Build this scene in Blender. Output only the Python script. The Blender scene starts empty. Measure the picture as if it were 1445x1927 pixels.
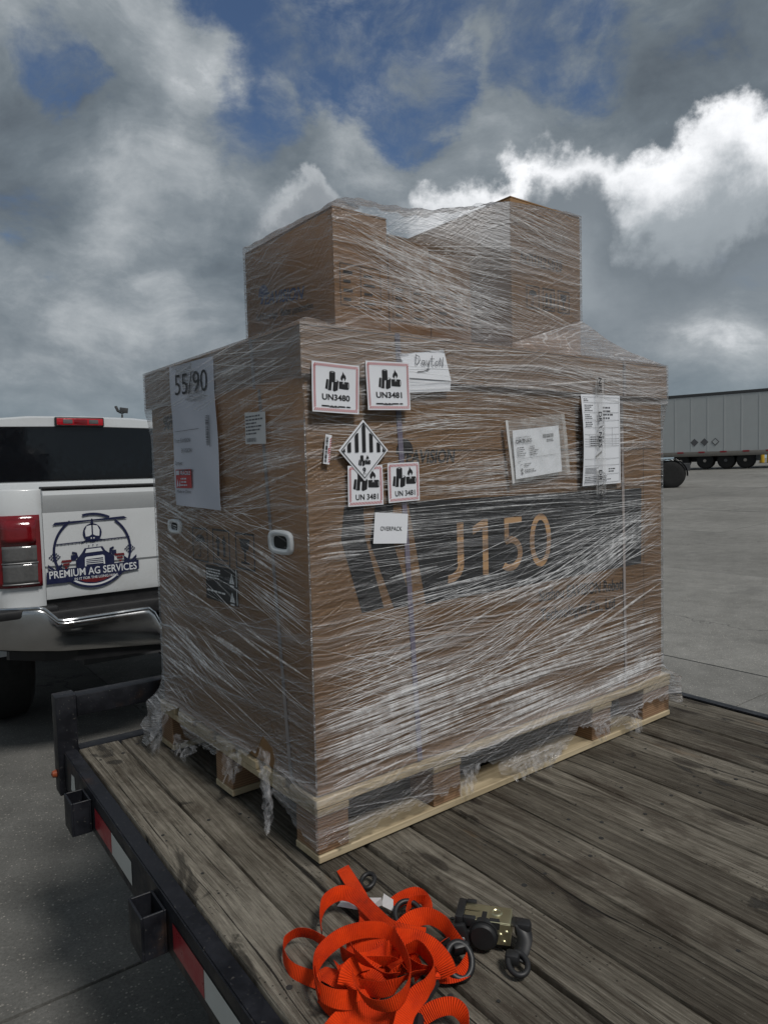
import bpy, bmesh, math, random
import numpy as np
from mathutils import Vector, Matrix
random.seed(7); rng = np.random.default_rng(7)
R = math.radians
scn = bpy.context.scene
COL = scn.collection

# ------------------------------------------------------------------ camera
CAM_H = 1.60
PITCH, ROLL = 0.0621, -0.0263
fw = Vector((0, math.cos(PITCH), -math.sin(PITCH)))
rt = Vector((1, 0, 0)); up = rt.cross(fw)
rt2 = rt*math.cos(ROLL) + up*math.sin(ROLL)
up2 = -rt*math.sin(ROLL) + up*math.cos(ROLL)
cam = bpy.data.cameras.new('camera'); camo = bpy.data.objects.new('camera', cam); COL.objects.link(camo)
cam.sensor_fit = 'HORIZONTAL'; cam.sensor_width = 36.0; cam.lens = 1340.4/1445*36
cam.clip_start = 0.05; cam.clip_end = 3000
camo.matrix_world = Matrix(((rt2.x, up2.x, -fw.x, 0), (rt2.y, up2.y, -fw.y, 0), (rt2.z, up2.z, -fw.z, CAM_H), (0, 0, 0, 1)))
cam.dof.use_dof = False
scn.camera = camo

# ------------------------------------------------------------------ exposure
scn.view_settings.view_transform = 'Standard'
scn.view_settings.look = 'None'
scn.view_settings.exposure = 0.66
scn.view_settings.gamma = 1.0
scn.view_settings.use_curve_mapping = False
scn.cycles.transparent_max_bounces = 24
scn.cycles.max_bounces = 7
scn.cycles.adaptive_threshold = .015

# ------------------------------------------------------------------ node helper
class NB:
    def __init__(s, tree): s.t = tree
    def n(s, typ, **kw):
        nd = s.t.nodes.new(typ)
        for k, v in kw.items(): setattr(nd, k, v)
        return nd
    def put(s, sock, v):
        if hasattr(v, 'links') or isinstance(v, bpy.types.NodeSocket): s.t.links.new(v, sock)
        elif isinstance(v, (tuple, list)) and sock.type == 'RGBA': sock.default_value = (*v[:3], 1.0)
        else: sock.default_value = v
    def m(s, op, a, b=None, c=None, clamp=False):
        nd = s.n('ShaderNodeMath', operation=op, use_clamp=clamp)
        for i, v in enumerate((a, b, c)):
            if v is not None: s.put(nd.inputs[i], v)
        return nd.outputs[0]
    def v(s, op, a, b=None, scale=None):
        nd = s.n('ShaderNodeVectorMath', operation=op)
        s.put(nd.inputs[0], a)
        if b is not None: s.put(nd.inputs[1], b)
        if scale is not None: s.put(nd.inputs['Scale'], scale)
        return nd.outputs['Value'] if op in ('DOT_PRODUCT', 'LENGTH', 'DISTANCE') else nd.outputs[0]
    def noise(s, vec, scale=5, detail=4, rough=.5, dist=0, col=False):
        nd = s.n('ShaderNodeTexNoise'); nd.noise_dimensions = '3D'
        if vec is not None: s.put(nd.inputs['Vector'], vec)
        s.put(nd.inputs['Scale'], scale); s.put(nd.inputs['Detail'], detail)
        s.put(nd.inputs['Roughness'], rough); s.put(nd.inputs['Distortion'], dist)
        return nd.outputs['Color' if col else 'Fac']
    def voro(s, vec, scale=5, feature='F1', out='Distance', rand=1.0, dim='3D'):
        nd = s.n('ShaderNodeTexVoronoi', feature=feature, voronoi_dimensions=dim)
        s.put(nd.inputs['Vector'], vec); s.put(nd.inputs['Scale'], scale); s.put(nd.inputs['Randomness'], rand)
        return nd.outputs[out]
    def mr(s, v, a, b, c=0.0, d=1.0, smooth=True):
        nd = s.n('ShaderNodeMapRange'); nd.interpolation_type = 'SMOOTHSTEP' if smooth else 'LINEAR'; nd.clamp = True
        s.put(nd.inputs['Value'], v)
        for i, x in zip(('From Min', 'From Max', 'To Min', 'To Max'), (a, b, c, d)): s.put(nd.inputs[i], x)
        return nd.outputs['Result']
    def mix(s, f, a, b, mode='MIX'):
        nd = s.n('ShaderNodeMix', data_type='RGBA', blend_type=mode); nd.clamp_factor = True
        s.put(nd.inputs['Factor'], f); s.put(nd.inputs['A'], a) if False else None
        ins = [i for i in nd.inputs if i.type == 'RGBA']
        s.put(ins[0], a); s.put(ins[1], b)
        return [o for o in nd.outputs if o.type == 'RGBA'][0]
    def ramp(s, v, stops, interp='LINEAR'):
        nd = s.n('ShaderNodeValToRGB'); nd.color_ramp.interpolation = interp
        e = nd.color_ramp.elements
        while len(e) < len(stops): e.new(0.5)
        for el, (p, c) in zip(e, stops):
            el.position = p; el.color = (*c[:3], 1) if isinstance(c, (tuple, list)) else (c, c, c, 1)
        s.put(nd.inputs[0], v); return nd.outputs[0]
    def sep(s, v):
        nd = s.n('ShaderNodeSeparateXYZ'); s.put(nd.inputs[0], v); return nd.outputs
    def comb(s, x, y, z):
        nd = s.n('ShaderNodeCombineXYZ')
        for i, q in enumerate((x, y, z)): s.put(nd.inputs[i], q)
        return nd.outputs[0]
    def curve(s, v, pts, lo, hi, ylo, yhi):
        """piecewise smooth function of a value"""
        t = s.mr(v, lo, hi, 0, 1, smooth=False)
        nd = s.n('ShaderNodeFloatCurve'); c = nd.mapping.curves[0]
        P = [((x-lo)/(hi-lo), (y-ylo)/(yhi-ylo)) for x, y in pts]
        while len(c.points) < len(P): c.points.new(0.5, 0.5)
        for q, (x, y) in zip(c.points, P): q.location = (x, y)
        nd.mapping.update(); s.put(nd.inputs['Value'], t)
        return s.mr(nd.outputs[0], 0, 1, ylo, yhi, smooth=False)

# ------------------------------------------------------------------ sky: broken cumulus over blue
SUN_AZ = R(39)       # direction towards the sun: right of and behind the photographer
SUN_EL = R(54)
sun_dir = Vector((math.sin(SUN_AZ)*math.cos(SUN_EL), -math.cos(SUN_AZ)*math.cos(SUN_EL), math.sin(SUN_EL)))
W = bpy.data.worlds.new('World'); scn.world = W; W.use_nodes = True
wt = W.node_tree; wt.nodes.clear(); b = NB(wt)
g = b.v('NORMALIZE', b.n('ShaderNodeTexCoord').outputs['Generated'])
sky = b.n('ShaderNodeTexSky', sky_type='NISHITA'); sky.sun_disc = False
sky.sun_elevation = SUN_EL; sky.sun_rotation = math.atan2(sun_dir.x, sun_dir.y)
sky.altitude = 0; sky.air_density = 1.0; sky.dust_density = 0.6; sky.ozone_density = 2.5
SB = 0.08                                         # background strength
SKY_K = .82
def cc(r, g_, b_, k=1.0): return (r*k*SKY_K/SB, g_*k*SKY_K/SB, b_*k*SKY_K/SB)
clear = b.mix(1.0, sky.outputs[0], (0.47, 0.50, 0.545), 'MULTIPLY')
w1 = b.v('SCALE', b.v('SUBTRACT', b.noise(g, 3.5, 3, .5, 0, True), (.5, .5, .5)), scale=.16)
w2 = b.v('SCALE', b.v('SUBTRACT', b.noise(g, 15, 6, .62, 0, True), (.5, .5, .5)), scale=.085)
d1 = b.v('ADD', g, b.v('ADD', w1, w2))
q = b.v('MULTIPLY', b.v('ADD', g, b.v('SCALE', w1, scale=.7)), (1, 1, 1.75))
nA = b.noise(q, 2.7, 9, .62, .15)
nUp = b.noise(b.v('ADD', q, (0.03, -0.02, .13)), 2.7, 3, .55, .15)
nB = b.noise(b.v('ADD', q, (7.3, 1.1, 4.2)), 3.6, 9, .64, .3)
nC = b.noise(b.v('MULTIPLY', b.v('ADD', q, (3.1, 9.1, 2.2)), (1.0, 1.0, .6)), 9.0, 7, .66, .25)
def dirv(az, el): return (math.sin(R(az))*math.cos(R(el)), math.cos(R(az))*math.cos(R(el)), math.sin(R(el)))
def blob(az, el, r0, r1):
    return b.mr(b.v('DOT_PRODUCT', b.v('NORMALIZE', d1), dirv(az, el)), math.cos(R(r1)), math.cos(R(r0)))
blue = None
for az, el, r0, r1, k in [(-1.5, 31.0, 1, 9, 1.0), (3.5, 27.0, 0, 6.0, .8), (-7, 26, 0, 5, .55), (-24, 27.8, 0, 4.5, .6), (13.5, 30.8, 1, 8, .55),
                          (24, 31.5, 1, 7, .45), (-11, 23, 0, 5, .4), (-2, 40, 6, 16, .8)]:
    x = b.m('MULTIPLY', blob(az, el, r0, r1), k)
    blue = x if blue is None else b.m('MAXIMUM', blue, x)
dens = b.m('ADD', b.m('SUBTRACT', nA, b.m('MULTIPLY', blue, .36)), .155)
cover = b.mr(dens, .42, .585)
wisp = b.m('MULTIPLY', b.mr(nC, .40, .76), .85)
cover = b.m('MAXIMUM', cover, b.m('MULTIPLY', wisp, b.m('SUBTRACT', 1.0, b.m('MULTIPLY', cover, .5))))
light = b.m('ADD', b.m('MULTIPLY', b.m('SUBTRACT', nA, nUp), 1.75), b.m('ADD', b.m('MULTIPLY', b.m('SUBTRACT', nB, .5), 1.15), .43))
for az, el, r0, r1, k in [(-17.6, 19.3, 0, 6, .30), (-24, 31, 1, 7, .16), (-13, 29.5, 1, 7, .16), (-20, 11.5, 1, 6, .12), (1, 24, 0, 5, .18),
                          (-27, 21, 2, 7, -.12), (-6, 14, 2, 8, -.08), (23, 12, 2, 8, -.05)]:
    light = b.m('ADD', light, b.m('MULTIPLY', blob(az, el, r0, r1), k))
ccol = b.ramp(light, [(0.0, (.080, .098, .118)), (.30, (.120, .145, .168)), (.55, (.185, .212, .235)), (.80, (.31, .335, .355)), (1.05 if False else 1.0, (.52, .54, .56))])
ccol = b.mix(1.0, ccol, cc(1, 1, 1), 'MULTIPLY')
col = b.mix(cover, clear, ccol)
ds = b.sep(b.v('NORMALIZE', d1))
az_ = b.m('ARCTAN2', ds[0], ds[1]); el_ = b.m('ARCSINE', ds[2])
az_ = b.m('MULTIPLY', az_, 57.2958); el_ = b.m('MULTIPLY', el_, 57.2958)
puff = b.m('MULTIPLY', b.m('SUBTRACT', b.noise(g, 26, 6, .6), .5), 3.2)
puff = b.m('ADD', puff, b.m('MULTIPLY', b.m('SUBTRACT', b.voro(b.v('ADD', g, w2), 22, 'SMOOTH_F1'), .45), -2.4))
def bank(col, pts, win, thick, c_top, c_low, soft, amt=1.0):
    top = b.curve(az_, pts, -60, 60, -20, 40)
    f = b.m('ADD', b.m('SUBTRACT', top, el_), puff)
    edge = b.m('MULTIPLY', b.mr(f, 0, soft), amt)
    edge = b.m('MULTIPLY', edge, b.m('MULTIPLY', b.mr(az_, win[0], win[1]), b.mr(az_, win[2], win[3], 1, 0)))
    body = b.m('ADD', b.m('DIVIDE', f, thick), b.m('MULTIPLY', b.m('SUBTRACT', nB, .5), 1.6))
    fade = b.m('SUBTRACT', 1.0, b.mr(body, .35, 1.45))
    deep = b.m('ADD', b.m('DIVIDE', f, thick*.62), b.m('MULTIPLY', b.m('SUBTRACT', nB, .5), .9))
    cx = b.mix(b.mr(b.m('ADD', deep, b.m('MULTIPLY', b.m('SUBTRACT', nC, .5), .9)), .05, .95), cc(*c_top), cc(*c_low))
    return b.mix(b.m('MULTIPLY', edge, fade), col, cx)
# the lit bank on the right, the small lit heads left of centre and the shaded mass in front of the bank
col = bank(col, [(-60, 18), (1, 19.5), (3.2, 20.2), (4.8, 21.6), (8.0, 21.2), (11, 23.2), (13.7, 24.2), (16, 23.2), (19, 22.8), (22, 23.4), (24.4, 24.8), (28.2, 24.4), (34, 26), (42, 24), (50, 20), (60, 18)],
           (2.2, 5.6, 38, 46), 12.0, (.80, .81, .83), (.27, .30, .325), 2.0)
col = bank(col, [(-60, 17), (-13, 18.5), (-9, 19.6), (-6.9, 20.6), (-4.2, 21.6), (-2.6, 21.2), (-1.0, 20), (2, 19), (60, 17)],
           (-11.5, -8, -2.5, 0), 4.0, (.56, .58, .60), (.24, .26, .28), 1.8, .85)
col = bank(col, [(-60, 15), (7.5, 18.5), (9.6, 19.6), (11.2, 21.4), (12.9, 22.4), (16, 21.8), (18.2, 19.4), (20.4, 17.4), (24, 15.0), (26.5, 15.5), (28, 17.5), (33, 18), (40, 17), (60, 15)],
           (8, 11, 32, 38), 7.5, (.125, .148, .170), (.15, .175, .198), 2.6, .95)
hz = b.m('SUBTRACT', 1.0, b.mr(b.sep(g)[2], -.02, .17))
col = b.mix(b.m('MULTIPLY', hz, .72), col, cc(.19, .24, .27))
bg = b.n('ShaderNodeBackground'); b.put(bg.inputs['Color'], col); bg.inputs['Strength'].default_value = SB
W.cycles.sampling_method = 'MANUAL'; W.cycles.sample_map_resolution = 256
wo = b.n('ShaderNodeOutputWorld'); wt.links.new(bg.outputs[0], wo.inputs[0])

# ------------------------------------------------------------------ sun behind thin cloud
sl = bpy.data.lights.new('sun', 'SUN'); so = bpy.data.objects.new('sun', sl); COL.objects.link(so)
sl.energy = 1.5; sl.angle = R(12); sl.color = (1.0, .965, .92)
so.rotation_euler = sun_dir.to_track_quat('Z', 'Y').to_euler()
so.location = (6, -8, 14)
# ------------------------------------------------------------------ building helpers
def link(o, parent=None):
    COL.objects.link(o)
    if parent is not None: o.parent = parent
    return o
def tag(o, label=None, cat=None, group=None, kind=None):
    if label: o['label'] = label
    if cat: o['category'] = cat
    if group: o['group'] = group
    if kind: o['kind'] = kind
    return o
def thing(name, label, cat, loc=(0, 0, 0), rotz=0.0, group=None):
    o = bpy.data.objects.new(name, None); o.empty_display_size = .1
    o.location = loc; o.rotation_euler = (0, 0, rotz); COL.objects.link(o)
    return tag(o, label, cat, group)
def mesh(name, V, F, mat, parent=None, smooth=False, auto=None):
    me = bpy.data.meshes.new(name); me.from_pydata([tuple(v) for v in V], [], [tuple(f) for f in F]); me.update()
    if mat is not None: me.materials.append(mat)
    if smooth: me.polygons.foreach_set('use_smooth', [True]*len(me.polygons))
    return link(bpy.data.objects.new(name, me), parent)
def from_bm(name, bm, mat, parent=None, smooth=False, sharp=40):
    me = bpy.data.meshes.new(name); bm.to_mesh(me); bm.free()
    for m_ in (mat if isinstance(mat, (list, tuple)) else [mat]): me.materials.append(m_)
    if smooth:
        me.polygons.foreach_set('use_smooth', [True]*len(me.polygons))
        me.set_sharp_from_angle(angle=R(sharp))
    return link(bpy.data.objects.new(name, me), parent)
def bm_box(bm, x0, x1, y0, y1, z0, z1, mtx=None, bevel=0.0, seg=1):
    vs = [bm.verts.new(p) for p in ((x0, y0, z0), (x1, y0, z0), (x1, y1, z0), (x0, y1, z0), (x0, y0, z1), (x1, y0, z1), (x1, y1, z1), (x0, y1, z1))]
    fs = [bm.faces.new([vs[i] for i in f]) for f in ((0, 3, 2, 1), (4, 5, 6, 7), (0, 1, 5, 4), (1, 2, 6, 5), (2, 3, 7, 6), (3, 0, 4, 7))]
    if bevel > 0:
        es = list({e for f in fs for e in f.edges})
        r = bmesh.ops.bevel(bm, geom=es, offset=bevel, segments=seg, affect='EDGES', profile=.5)
        vs = list({v for f in r['faces'] for v in f.verts} | {v for v in vs if v.is_valid})
    if mtx is not None: bmesh.ops.transform(bm, matrix=mtx, verts=[v for v in vs if v.is_valid])
    return vs
def box(name, x0, x1, y0, y1, z0, z1, mat, parent=None, bevel=0.0, seg=1, mtx=None):
    bm = bmesh.new(); bm_box(bm, x0, x1, y0, y1, z0, z1, mtx, bevel, seg)
    return from_bm(name, bm, mat, parent, smooth=bevel > 0 and seg > 1)
def extrude_profile(name, prof, x0, x1, mat, parent=None, axis='x', closed=True, smooth=False, sharp=30, xs=None, shift=None):
    """profile of (y,z) points swept along x through the stations xs; shift(x) may move a station"""
    xs = xs or [x0, x1]; V = []; F = []; n = len(prof)
    for x in xs:
        dy, dz, sy, sz = shift(x) if shift else (0, 0, 1, 1)
        for y, z in prof: V.append((x, y*sy+dy, z*sz+dz))
    for i in range(len(xs)-1):
        for j in range(n if closed else n-1):
            a, c = i*n+j, i*n+(j+1) % n
            F.append((a, a+n, c+n, c))
    if closed:
        F.append(tuple(range(n))); F.append(tuple(range((len(xs)-1)*n, len(xs)*n))[::-1])
    o = mesh(name, V, F, mat, parent)
    bm = bmesh.new(); bm.from_mesh(o.data); bmesh.ops.recalc_face_normals(bm, faces=bm.faces); bm.to_mesh(o.data); bm.free()
    if smooth:
        o.data.polygons.foreach_set('use_smooth', [True]*len(o.data.polygons)); o.data.set_sharp_from_angle(angle=R(sharp))
    return o
def bm_cyl(bm, p0, p1, r0, r1=None, seg=16, caps=True):
    p0 = Vector(p0); p1 = Vector(p1); r1 = r0 if r1 is None else r1
    ax = (p1-p0).normalized(); u = ax.orthogonal().normalized(); v = ax.cross(u)
    A = []; B = []
    for i in range(seg):
        t = 2*math.pi*i/seg; d = u*math.cos(t)+v*math.sin(t)
        A.append(bm.verts.new(p0+d*r0)); B.append(bm.verts.new(p1+d*r1))
    for i in range(seg): bm.faces.new((A[i], A[(i+1) % seg], B[(i+1) % seg], B[i]))
    if caps: bm.faces.new(A[::-1]); bm.faces.new(B)
    return A+B
def bm_tube(bm, pts, r, seg=8, closed=False):
    pts = [Vector(p) for p in pts]; n = len(pts); rings = []
    prev = None
    for i, p in enumerate(pts):
        t = (pts[(i+1) % n]-pts[i-1]) if closed else (pts[min(i+1, n-1)]-pts[max(i-1, 0)])
        t.normalize()
        u = t.orthogonal().normalized() if prev is None else (prev - t*prev.dot(t)).normalized()
        prev = u; v = t.cross(u); rr = r[i] if isinstance(r, (list, tuple)) else r
        rings.append([bm.verts.new(p+(u*math.cos(2*math.pi*k/seg)+v*math.sin(2*math.pi*k/seg))*rr) for k in range(seg)])
    for i in range(n if closed else n-1):
        A, B = rings[i], rings[(i+1) % n]
        for k in range(seg): bm.faces.new((A[k], A[(k+1) % seg], B[(k+1) % seg], B[k]))
    if not closed: bm.faces.new(rings[0][::-1]); bm.faces.new(rings[-1])
def lathe(name, prof, mat, parent=None, seg=32, axis='x', loc=(0, 0, 0), sharp=35):
    """prof of (r, h) swept round the axis"""
    bm = bmesh.new(); rings = []
    for r_, h in prof:
        ring = []
        for k in range(seg):
            t = 2*math.pi*k/seg; c, s = math.cos(t)*r_, math.sin(t)*r_
            p = {'x': (h, c, s), 'y': (c, h, s), 'z': (c, s, h)}[axis]
            ring.append(bm.verts.new((p[0]+loc[0], p[1]+loc[1], p[2]+loc[2])))
        rings.append(ring)
    for A, B in zip(rings, rings[1:]):
        for k in range(seg): bm.faces.new((A[k], A[(k+1) % seg], B[(k+1) % seg], B[k]))
    if prof[0][0] > 1e-4: bm.faces.new(rings[0][::-1])
    if prof[-1][0] > 1e-4: bm.faces.new(rings[-1])
    bmesh.ops.remove_doubles(bm, verts=bm.verts, dist=1e-5)
    bmesh.ops.recalc_face_normals(bm, faces=bm.faces)
    return from_bm(name, bm, mat, parent, smooth=True, sharp=sharp)
def smooth_path(P, per=8):
    """Catmull-Rom through rows of numbers"""
    P = np.array(P, float); Q = np.vstack([2*P[0]-P[1], P, 2*P[-1]-P[-2]]); out = []
    for i in range(1, len(Q)-2):
        for k in range(per):
            t = k/per
            out.append(.5*((2*Q[i])+(-Q[i-1]+Q[i+1])*t+(2*Q[i-1]-5*Q[i]+4*Q[i+1]-Q[i+2])*t*t+(-Q[i-1]+3*Q[i]-3*Q[i+1]+Q[i+2])*t**3))
    out.append(P[-1]); return np.array(out)

# ------- flat print on a face
class Frame:
    def __init__(s, o, U, V, wave=0.0):
        s.o = Vector(o); s.U = Vector(U).normalized(); s.V = Vector(V).normalized(); s.N = s.U.cross(s.V); s.wave = wave
        s.ph = random.random()*6
    def p(s, u, v, n=0.0):
        if s.wave: n = n + s.wave*(math.sin(u*38+s.ph)+math.sin(v*31+u*17+s.ph*2))*.5
        return s.o + s.U*u + s.V*v + s.N*n
    def sub(s, u, v, ang=0.0, wave=None):
        a = R(ang); f = Frame(s.p(u, v), s.U*math.cos(a)+s.V*math.sin(a), -s.U*math.sin(a)+s.V*math.cos(a))
        f.wave = s.wave if wave is None else wave; return f
def polys(name, P, fr, n, mat, parent):
    V = []; F = []
    for poly in P:
        i = len(V); V += [fr.p(u, v, n) for u, v in poly]; F.append(tuple(range(i, i+len(poly))))
    o = mesh(name, V, F, mat, parent)
    bm = bmesh.new(); bm.from_mesh(o.data)
    for f in bm.faces:
        f.normal_update()
        if f.normal.dot(fr.N) < 0: f.normal_flip()
    bm.to_mesh(o.data); bm.free(); return o
def sheet(name, quad, fr, n, mat, parent, nu=8, nv=8, thick=.0006, lift=None):
    """thin sheet through four corners (u,v): lower-left, lower-right, upper-right, upper-left"""
    V = []; F = []
    (a, b_, c, d) = [np.array(q_, float) for q_ in quad]
    def idx(i, j, k): return k*(nu+1)*(nv+1)+j*(nu+1)+i
    for k in (0, 1):
        for j in range(nv+1):
            for i in range(nu+1):
                s, t = i/nu, j/nv; P = (a*(1-s)+b_*s)*(1-t)+(d*(1-s)+c*s)*t
                V.append(fr.p(P[0], P[1], n+k*thick+(lift(s, t) if lift else 0)))
    for j in range(nv):
        for i in range(nu):
            F.append((idx(i, j, 1), idx(i+1, j, 1), idx(i+1, j+1, 1), idx(i, j+1, 1)))
            F.append((idx(i, j, 0), idx(i, j+1, 0), idx(i+1, j+1, 0), idx(i+1, j, 0)))
    for i in range(nu):
        F.append((idx(i, 0, 0), idx(i+1, 0, 0), idx(i+1, 0, 1), idx(i, 0, 1))); F.append((idx(i, nv, 0), idx(i, nv, 1), idx(i+1, nv, 1), idx(i+1, nv, 0)))
    for j in range(nv):
        F.append((idx(0, j, 0), idx(0, j, 1), idx(0, j+1, 1), idx(0, j+1, 0))); F.append((idx(nu, j, 0), idx(nu, j+1, 0), idx(nu, j+1, 1), idx(nu, j, 1)))
    o_ = mesh(name, V, F, mat, parent, smooth=True); o_.data.set_sharp_from_angle(angle=R(40)); return o_
def text(name, s, fr, u, v, h, w, n, mat, parent, bold=0.0, shear=0.0, angle=0.0, spacing=1.0):
    """lettering with its lower-left corner at (u,v), capitals h high, fitted to width w"""
    c = bpy.data.curves.new('t', 'FONT'); c.body = s; c.offset = bold; c.shear = shear; c.resolution_u = 3; c.space_character = spacing
    o = bpy.data.objects.new('t', c); me = bpy.data.meshes.new_from_object(o)
    bpy.data.objects.remove(o); bpy.data.curves.remove(c)
    co = np.zeros(len(me.vertices)*3); me.vertices.foreach_get('co', co); co = co.reshape(-1, 3)
    x0, x1 = co[:, 0].min(), co[:, 0].max(); ref = .7
    ca, sa = math.cos(R(angle)), math.sin(R(angle)); kx = (w/(x1-x0)) if w else h/ref
    V = []
    for x, y, _ in co:
        px, py = (x-x0)*kx, y/ref*h
        V.append(tuple(fr.p(u+px*ca-py*sa, v+px*sa+py*ca, n)))
    me.vertices.foreach_set('co', np.array(V).ravel()); me.name = name; me.update()
    me.materials.clear(); me.materials.append(mat)
    if len(me.polygons) and Vector(me.polygons[0].normal).dot(fr.N) < 0: me.flip_normals()
    return link(bpy.data.objects.new(name, me), parent)
def rect(u0, v0, u1, v1): return [(u0, v0), (u1, v0), (u1, v1), (u0, v1)]
def circ(u, v, ru, rv=None, n=20, a0=0, a1=360): 
    rv = rv or ru
    return [(u+ru*math.cos(R(a0+(a1-a0)*i/n)), v+rv*math.sin(R(a0+(a1-a0)*i/n))) for i in range(n if a1-a0 == 360 else n+1)]
def stroke(pts, w):
    """polyline turned into quads"""
    out = []
    for (x0, y0), (x1, y1) in zip(pts, pts[1:]):
        d = math.hypot(x1-x0, y1-y0) or 1e-6; nx, ny = -(y1-y0)/d*w/2, (x1-x0)/d*w/2
        ex, ey = (x1-x0)/d*w*.3, (y1-y0)/d*w*.3
        out.append([(x0-ex+nx, y0-ey+ny), (x0-ex-nx, y0-ey-ny), (x1+ex-nx, y1+ey-ny), (x1+ex+nx, y1+ey+ny)])
    return out
def ring(u, v, r0, r1, n=48, a0=0, a1=360):
    out = []
    for i in range(n):
        t0, t1 = R(a0+(a1-a0)*i/n), R(a0+(a1-a0)*(i+1)/n)
        out.append([(u+r0*math.cos(t0), v+r0*math.sin(t0)), (u+r1*math.cos(t0), v+r1*math.sin(t0)), (u+r1*math.cos(t1), v+r1*math.sin(t1)), (u+r0*math.cos(t1), v+r0*math.sin(t1))])
    return out
def fine_lines(u0, v0, u1, v1, rows, seed, fill=.85, hfrac=.45):
    """rows of unreadable fine print as word-sized dashes"""
    rr = random.Random(seed); out = []; dv = (v1-v0)/rows
    for i in range(rows):
        v = v1-(i+1)*dv; u = u0; end = u0+(u1-u0)*rr.uniform(fill*.55, fill*1.1)
        while u < min(end, u1):
            wd = rr.uniform(.6, 2.2)*dv; out.append(rect(u, v, min(u+wd, u1), v+dv*hfrac)); u += wd+dv*.35
    return out
def barcode(u0, v0, u1, v1, seed, vertical=False):
    rr = random.Random(seed); out = []; t = 0.0; L = (v1-v0) if vertical else (u1-u0)
    while t < L:
        wd = rr.choice((.006, .010, .016))*L*1.6
        if t+wd > L: break
        out.append(rect(u0, v0+t, u1, v0+t+wd) if vertical else rect(u0+t, v0, u0+t+wd, v1)); t += wd+rr.choice((.008, .012, .02))*L*1.4
    return out

# ------------------------------------------------------------------ materials
def newmat(name):
    m_ = bpy.data.materials.new(name); m_.use_nodes = True; t = m_.node_tree
    p = t.nodes['Principled BSDF']; return m_, NB(t), p
def plain(name, col, rough=.5, metal=0.0, spec=.5, var=.12, scale=25, bump=0.0, coat=0.0):
    m_, b, p = newmat(name); tc = b.n('ShaderNodeTexCoord').outputs['Object']
    nz = b.noise(tc, scale, 5, .6)
    c = b.mix(nz, tuple(x*(1-var) for x in col), tuple(min(1, x*(1+var)) for x in col))
    b.put(p.inputs['Base Color'], c); p.inputs['Metallic'].default_value = metal
    b.put(p.inputs['Roughness'], b.mr(nz, .3, .7, max(.02, rough-.08), min(1, rough+.08)))
    p.inputs['Specular IOR Level'].default_value = spec; p.inputs['Coat Weight'].default_value = coat
    if bump:
        bp = b.n('ShaderNodeBump'); bp.inputs['Strength'].default_value = bump; bp.inputs['Distance'].default_value = .002
        b.put(bp.inputs['Height'], b.noise(tc, scale*4, 4, .6)); b.put(p.inputs['Normal'], bp.outputs[0])
    return m_
MT = {}
MT['white_paper'] = plain('white_paper', (.74, .76, .80), .7, var=.03)
MT['grey_paper'] = plain('grey_paper', (.52, .54, .61), .7, var=.03)
MT['black_ink'] = plain('black_ink', (.012, .012, .014), .6, var=.05)
MT['soft_ink'] = plain('soft_ink', (.018, .016, .016), .7, var=.3, scale=60)
MT['grey_ink'] = plain('grey_ink', (.11, .11, .12), .7, var=.15)
MT['red_ink'] = plain('red_ink', (.42, .035, .04), .6, var=.1)
MT['band_ink'] = plain('band_ink', (.020, .020, .021), .55, var=.25, scale=14)
MT['blue_ink'] = plain('blue_ink', (.02, .045, .16), .6, var=.1)
MT['navy'] = plain('navy_vinyl', (.010, .014, .05), .45, var=.1)
MT['maroon'] = plain('maroon_vinyl', (.13, .012, .016), .45, var=.1)
MT['vinyl_white'] = plain('white_vinyl', (.62, .64, .65), .4, var=.03)
MT['strap_plastic'] = plain('strap_plastic', (.16, .145, .19), .35, var=.15)
MT['strap_clear'] = plain('strap_clear', (.27, .24, .23), .35, var=.15)
def mat_steel():
    m_, b, p = newmat('black_steel'); tc = b.n('ShaderNodeTexCoord').outputs['Object']
    n1 = b.noise(tc, 14, 7, .65); n2 = b.noise(b.v('MULTIPLY', tc, (14, 90, 60)), 1, 5, .7, .5); n3 = b.noise(tc, 6, 6, .7)
    c = b.mix(b.mr(n1, .35, .7), (.006, .0065, .009), (.014, .015, .020))
    c = b.mix(b.m('MULTIPLY', b.mr(n2, .64, .72), .6), c, (.085, .085, .09))
    c = b.mix(b.m('MULTIPLY', b.mr(n3, .60, .74), .55), c, (.055, .030, .018))
    c = b.mix(b.m('MULTIPLY', b.mr(b.noise(tc, 120, 2, .5), .66, .74), .5), c, (.10, .095, .085))
    b.put(p.inputs['Base Color'], c); b.put(p.inputs['Roughness'], b.mr(n1, .3, .7, .34, .62)); p.inputs['Specular IOR Level'].default_value = .30
    bp = b.n('ShaderNodeBump'); bp.inputs['Strength'].default_value = .3; bp.inputs['Distance'].default_value = .002
    b.put(bp.inputs['Height'], n1); b.put(p.inputs['Normal'], bp.outputs[0]); return m_
MT['black_steel'] = mat_steel()
MT['black_rubber'] = plain('black_rubber', (.012, .012, .012), .85, var=.2)
MT['black_plastic'] = plain('black_plastic', (.012, .012, .013), .5, var=.2, bump=.1)
MT['chrome'] = plain('chrome', (.55, .56, .57), .12, metal=1.0, var=.08, scale=6)
MT['dirty_chrome'] = plain('dirty_chrome', (.52, .52, .52), .18, metal=1.0, var=.15, scale=5)
MT['glass_dark'] = plain('glass_dark', (.004, .005, .007), .06, var=0.0, spec=.5)
MT['red_lens'] = plain('red_lens', (.16, .004, .008), .12, var=.2, scale=40, coat=.6)
MT['red_bright'] = plain('red_bright', (.40, .006, .014), .2, var=.15, scale=40, coat=.5)
MT['clear_lens'] = plain('clear_lens', (.10, .10, .10), .12, var=.3, scale=60, coat=.6)
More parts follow.
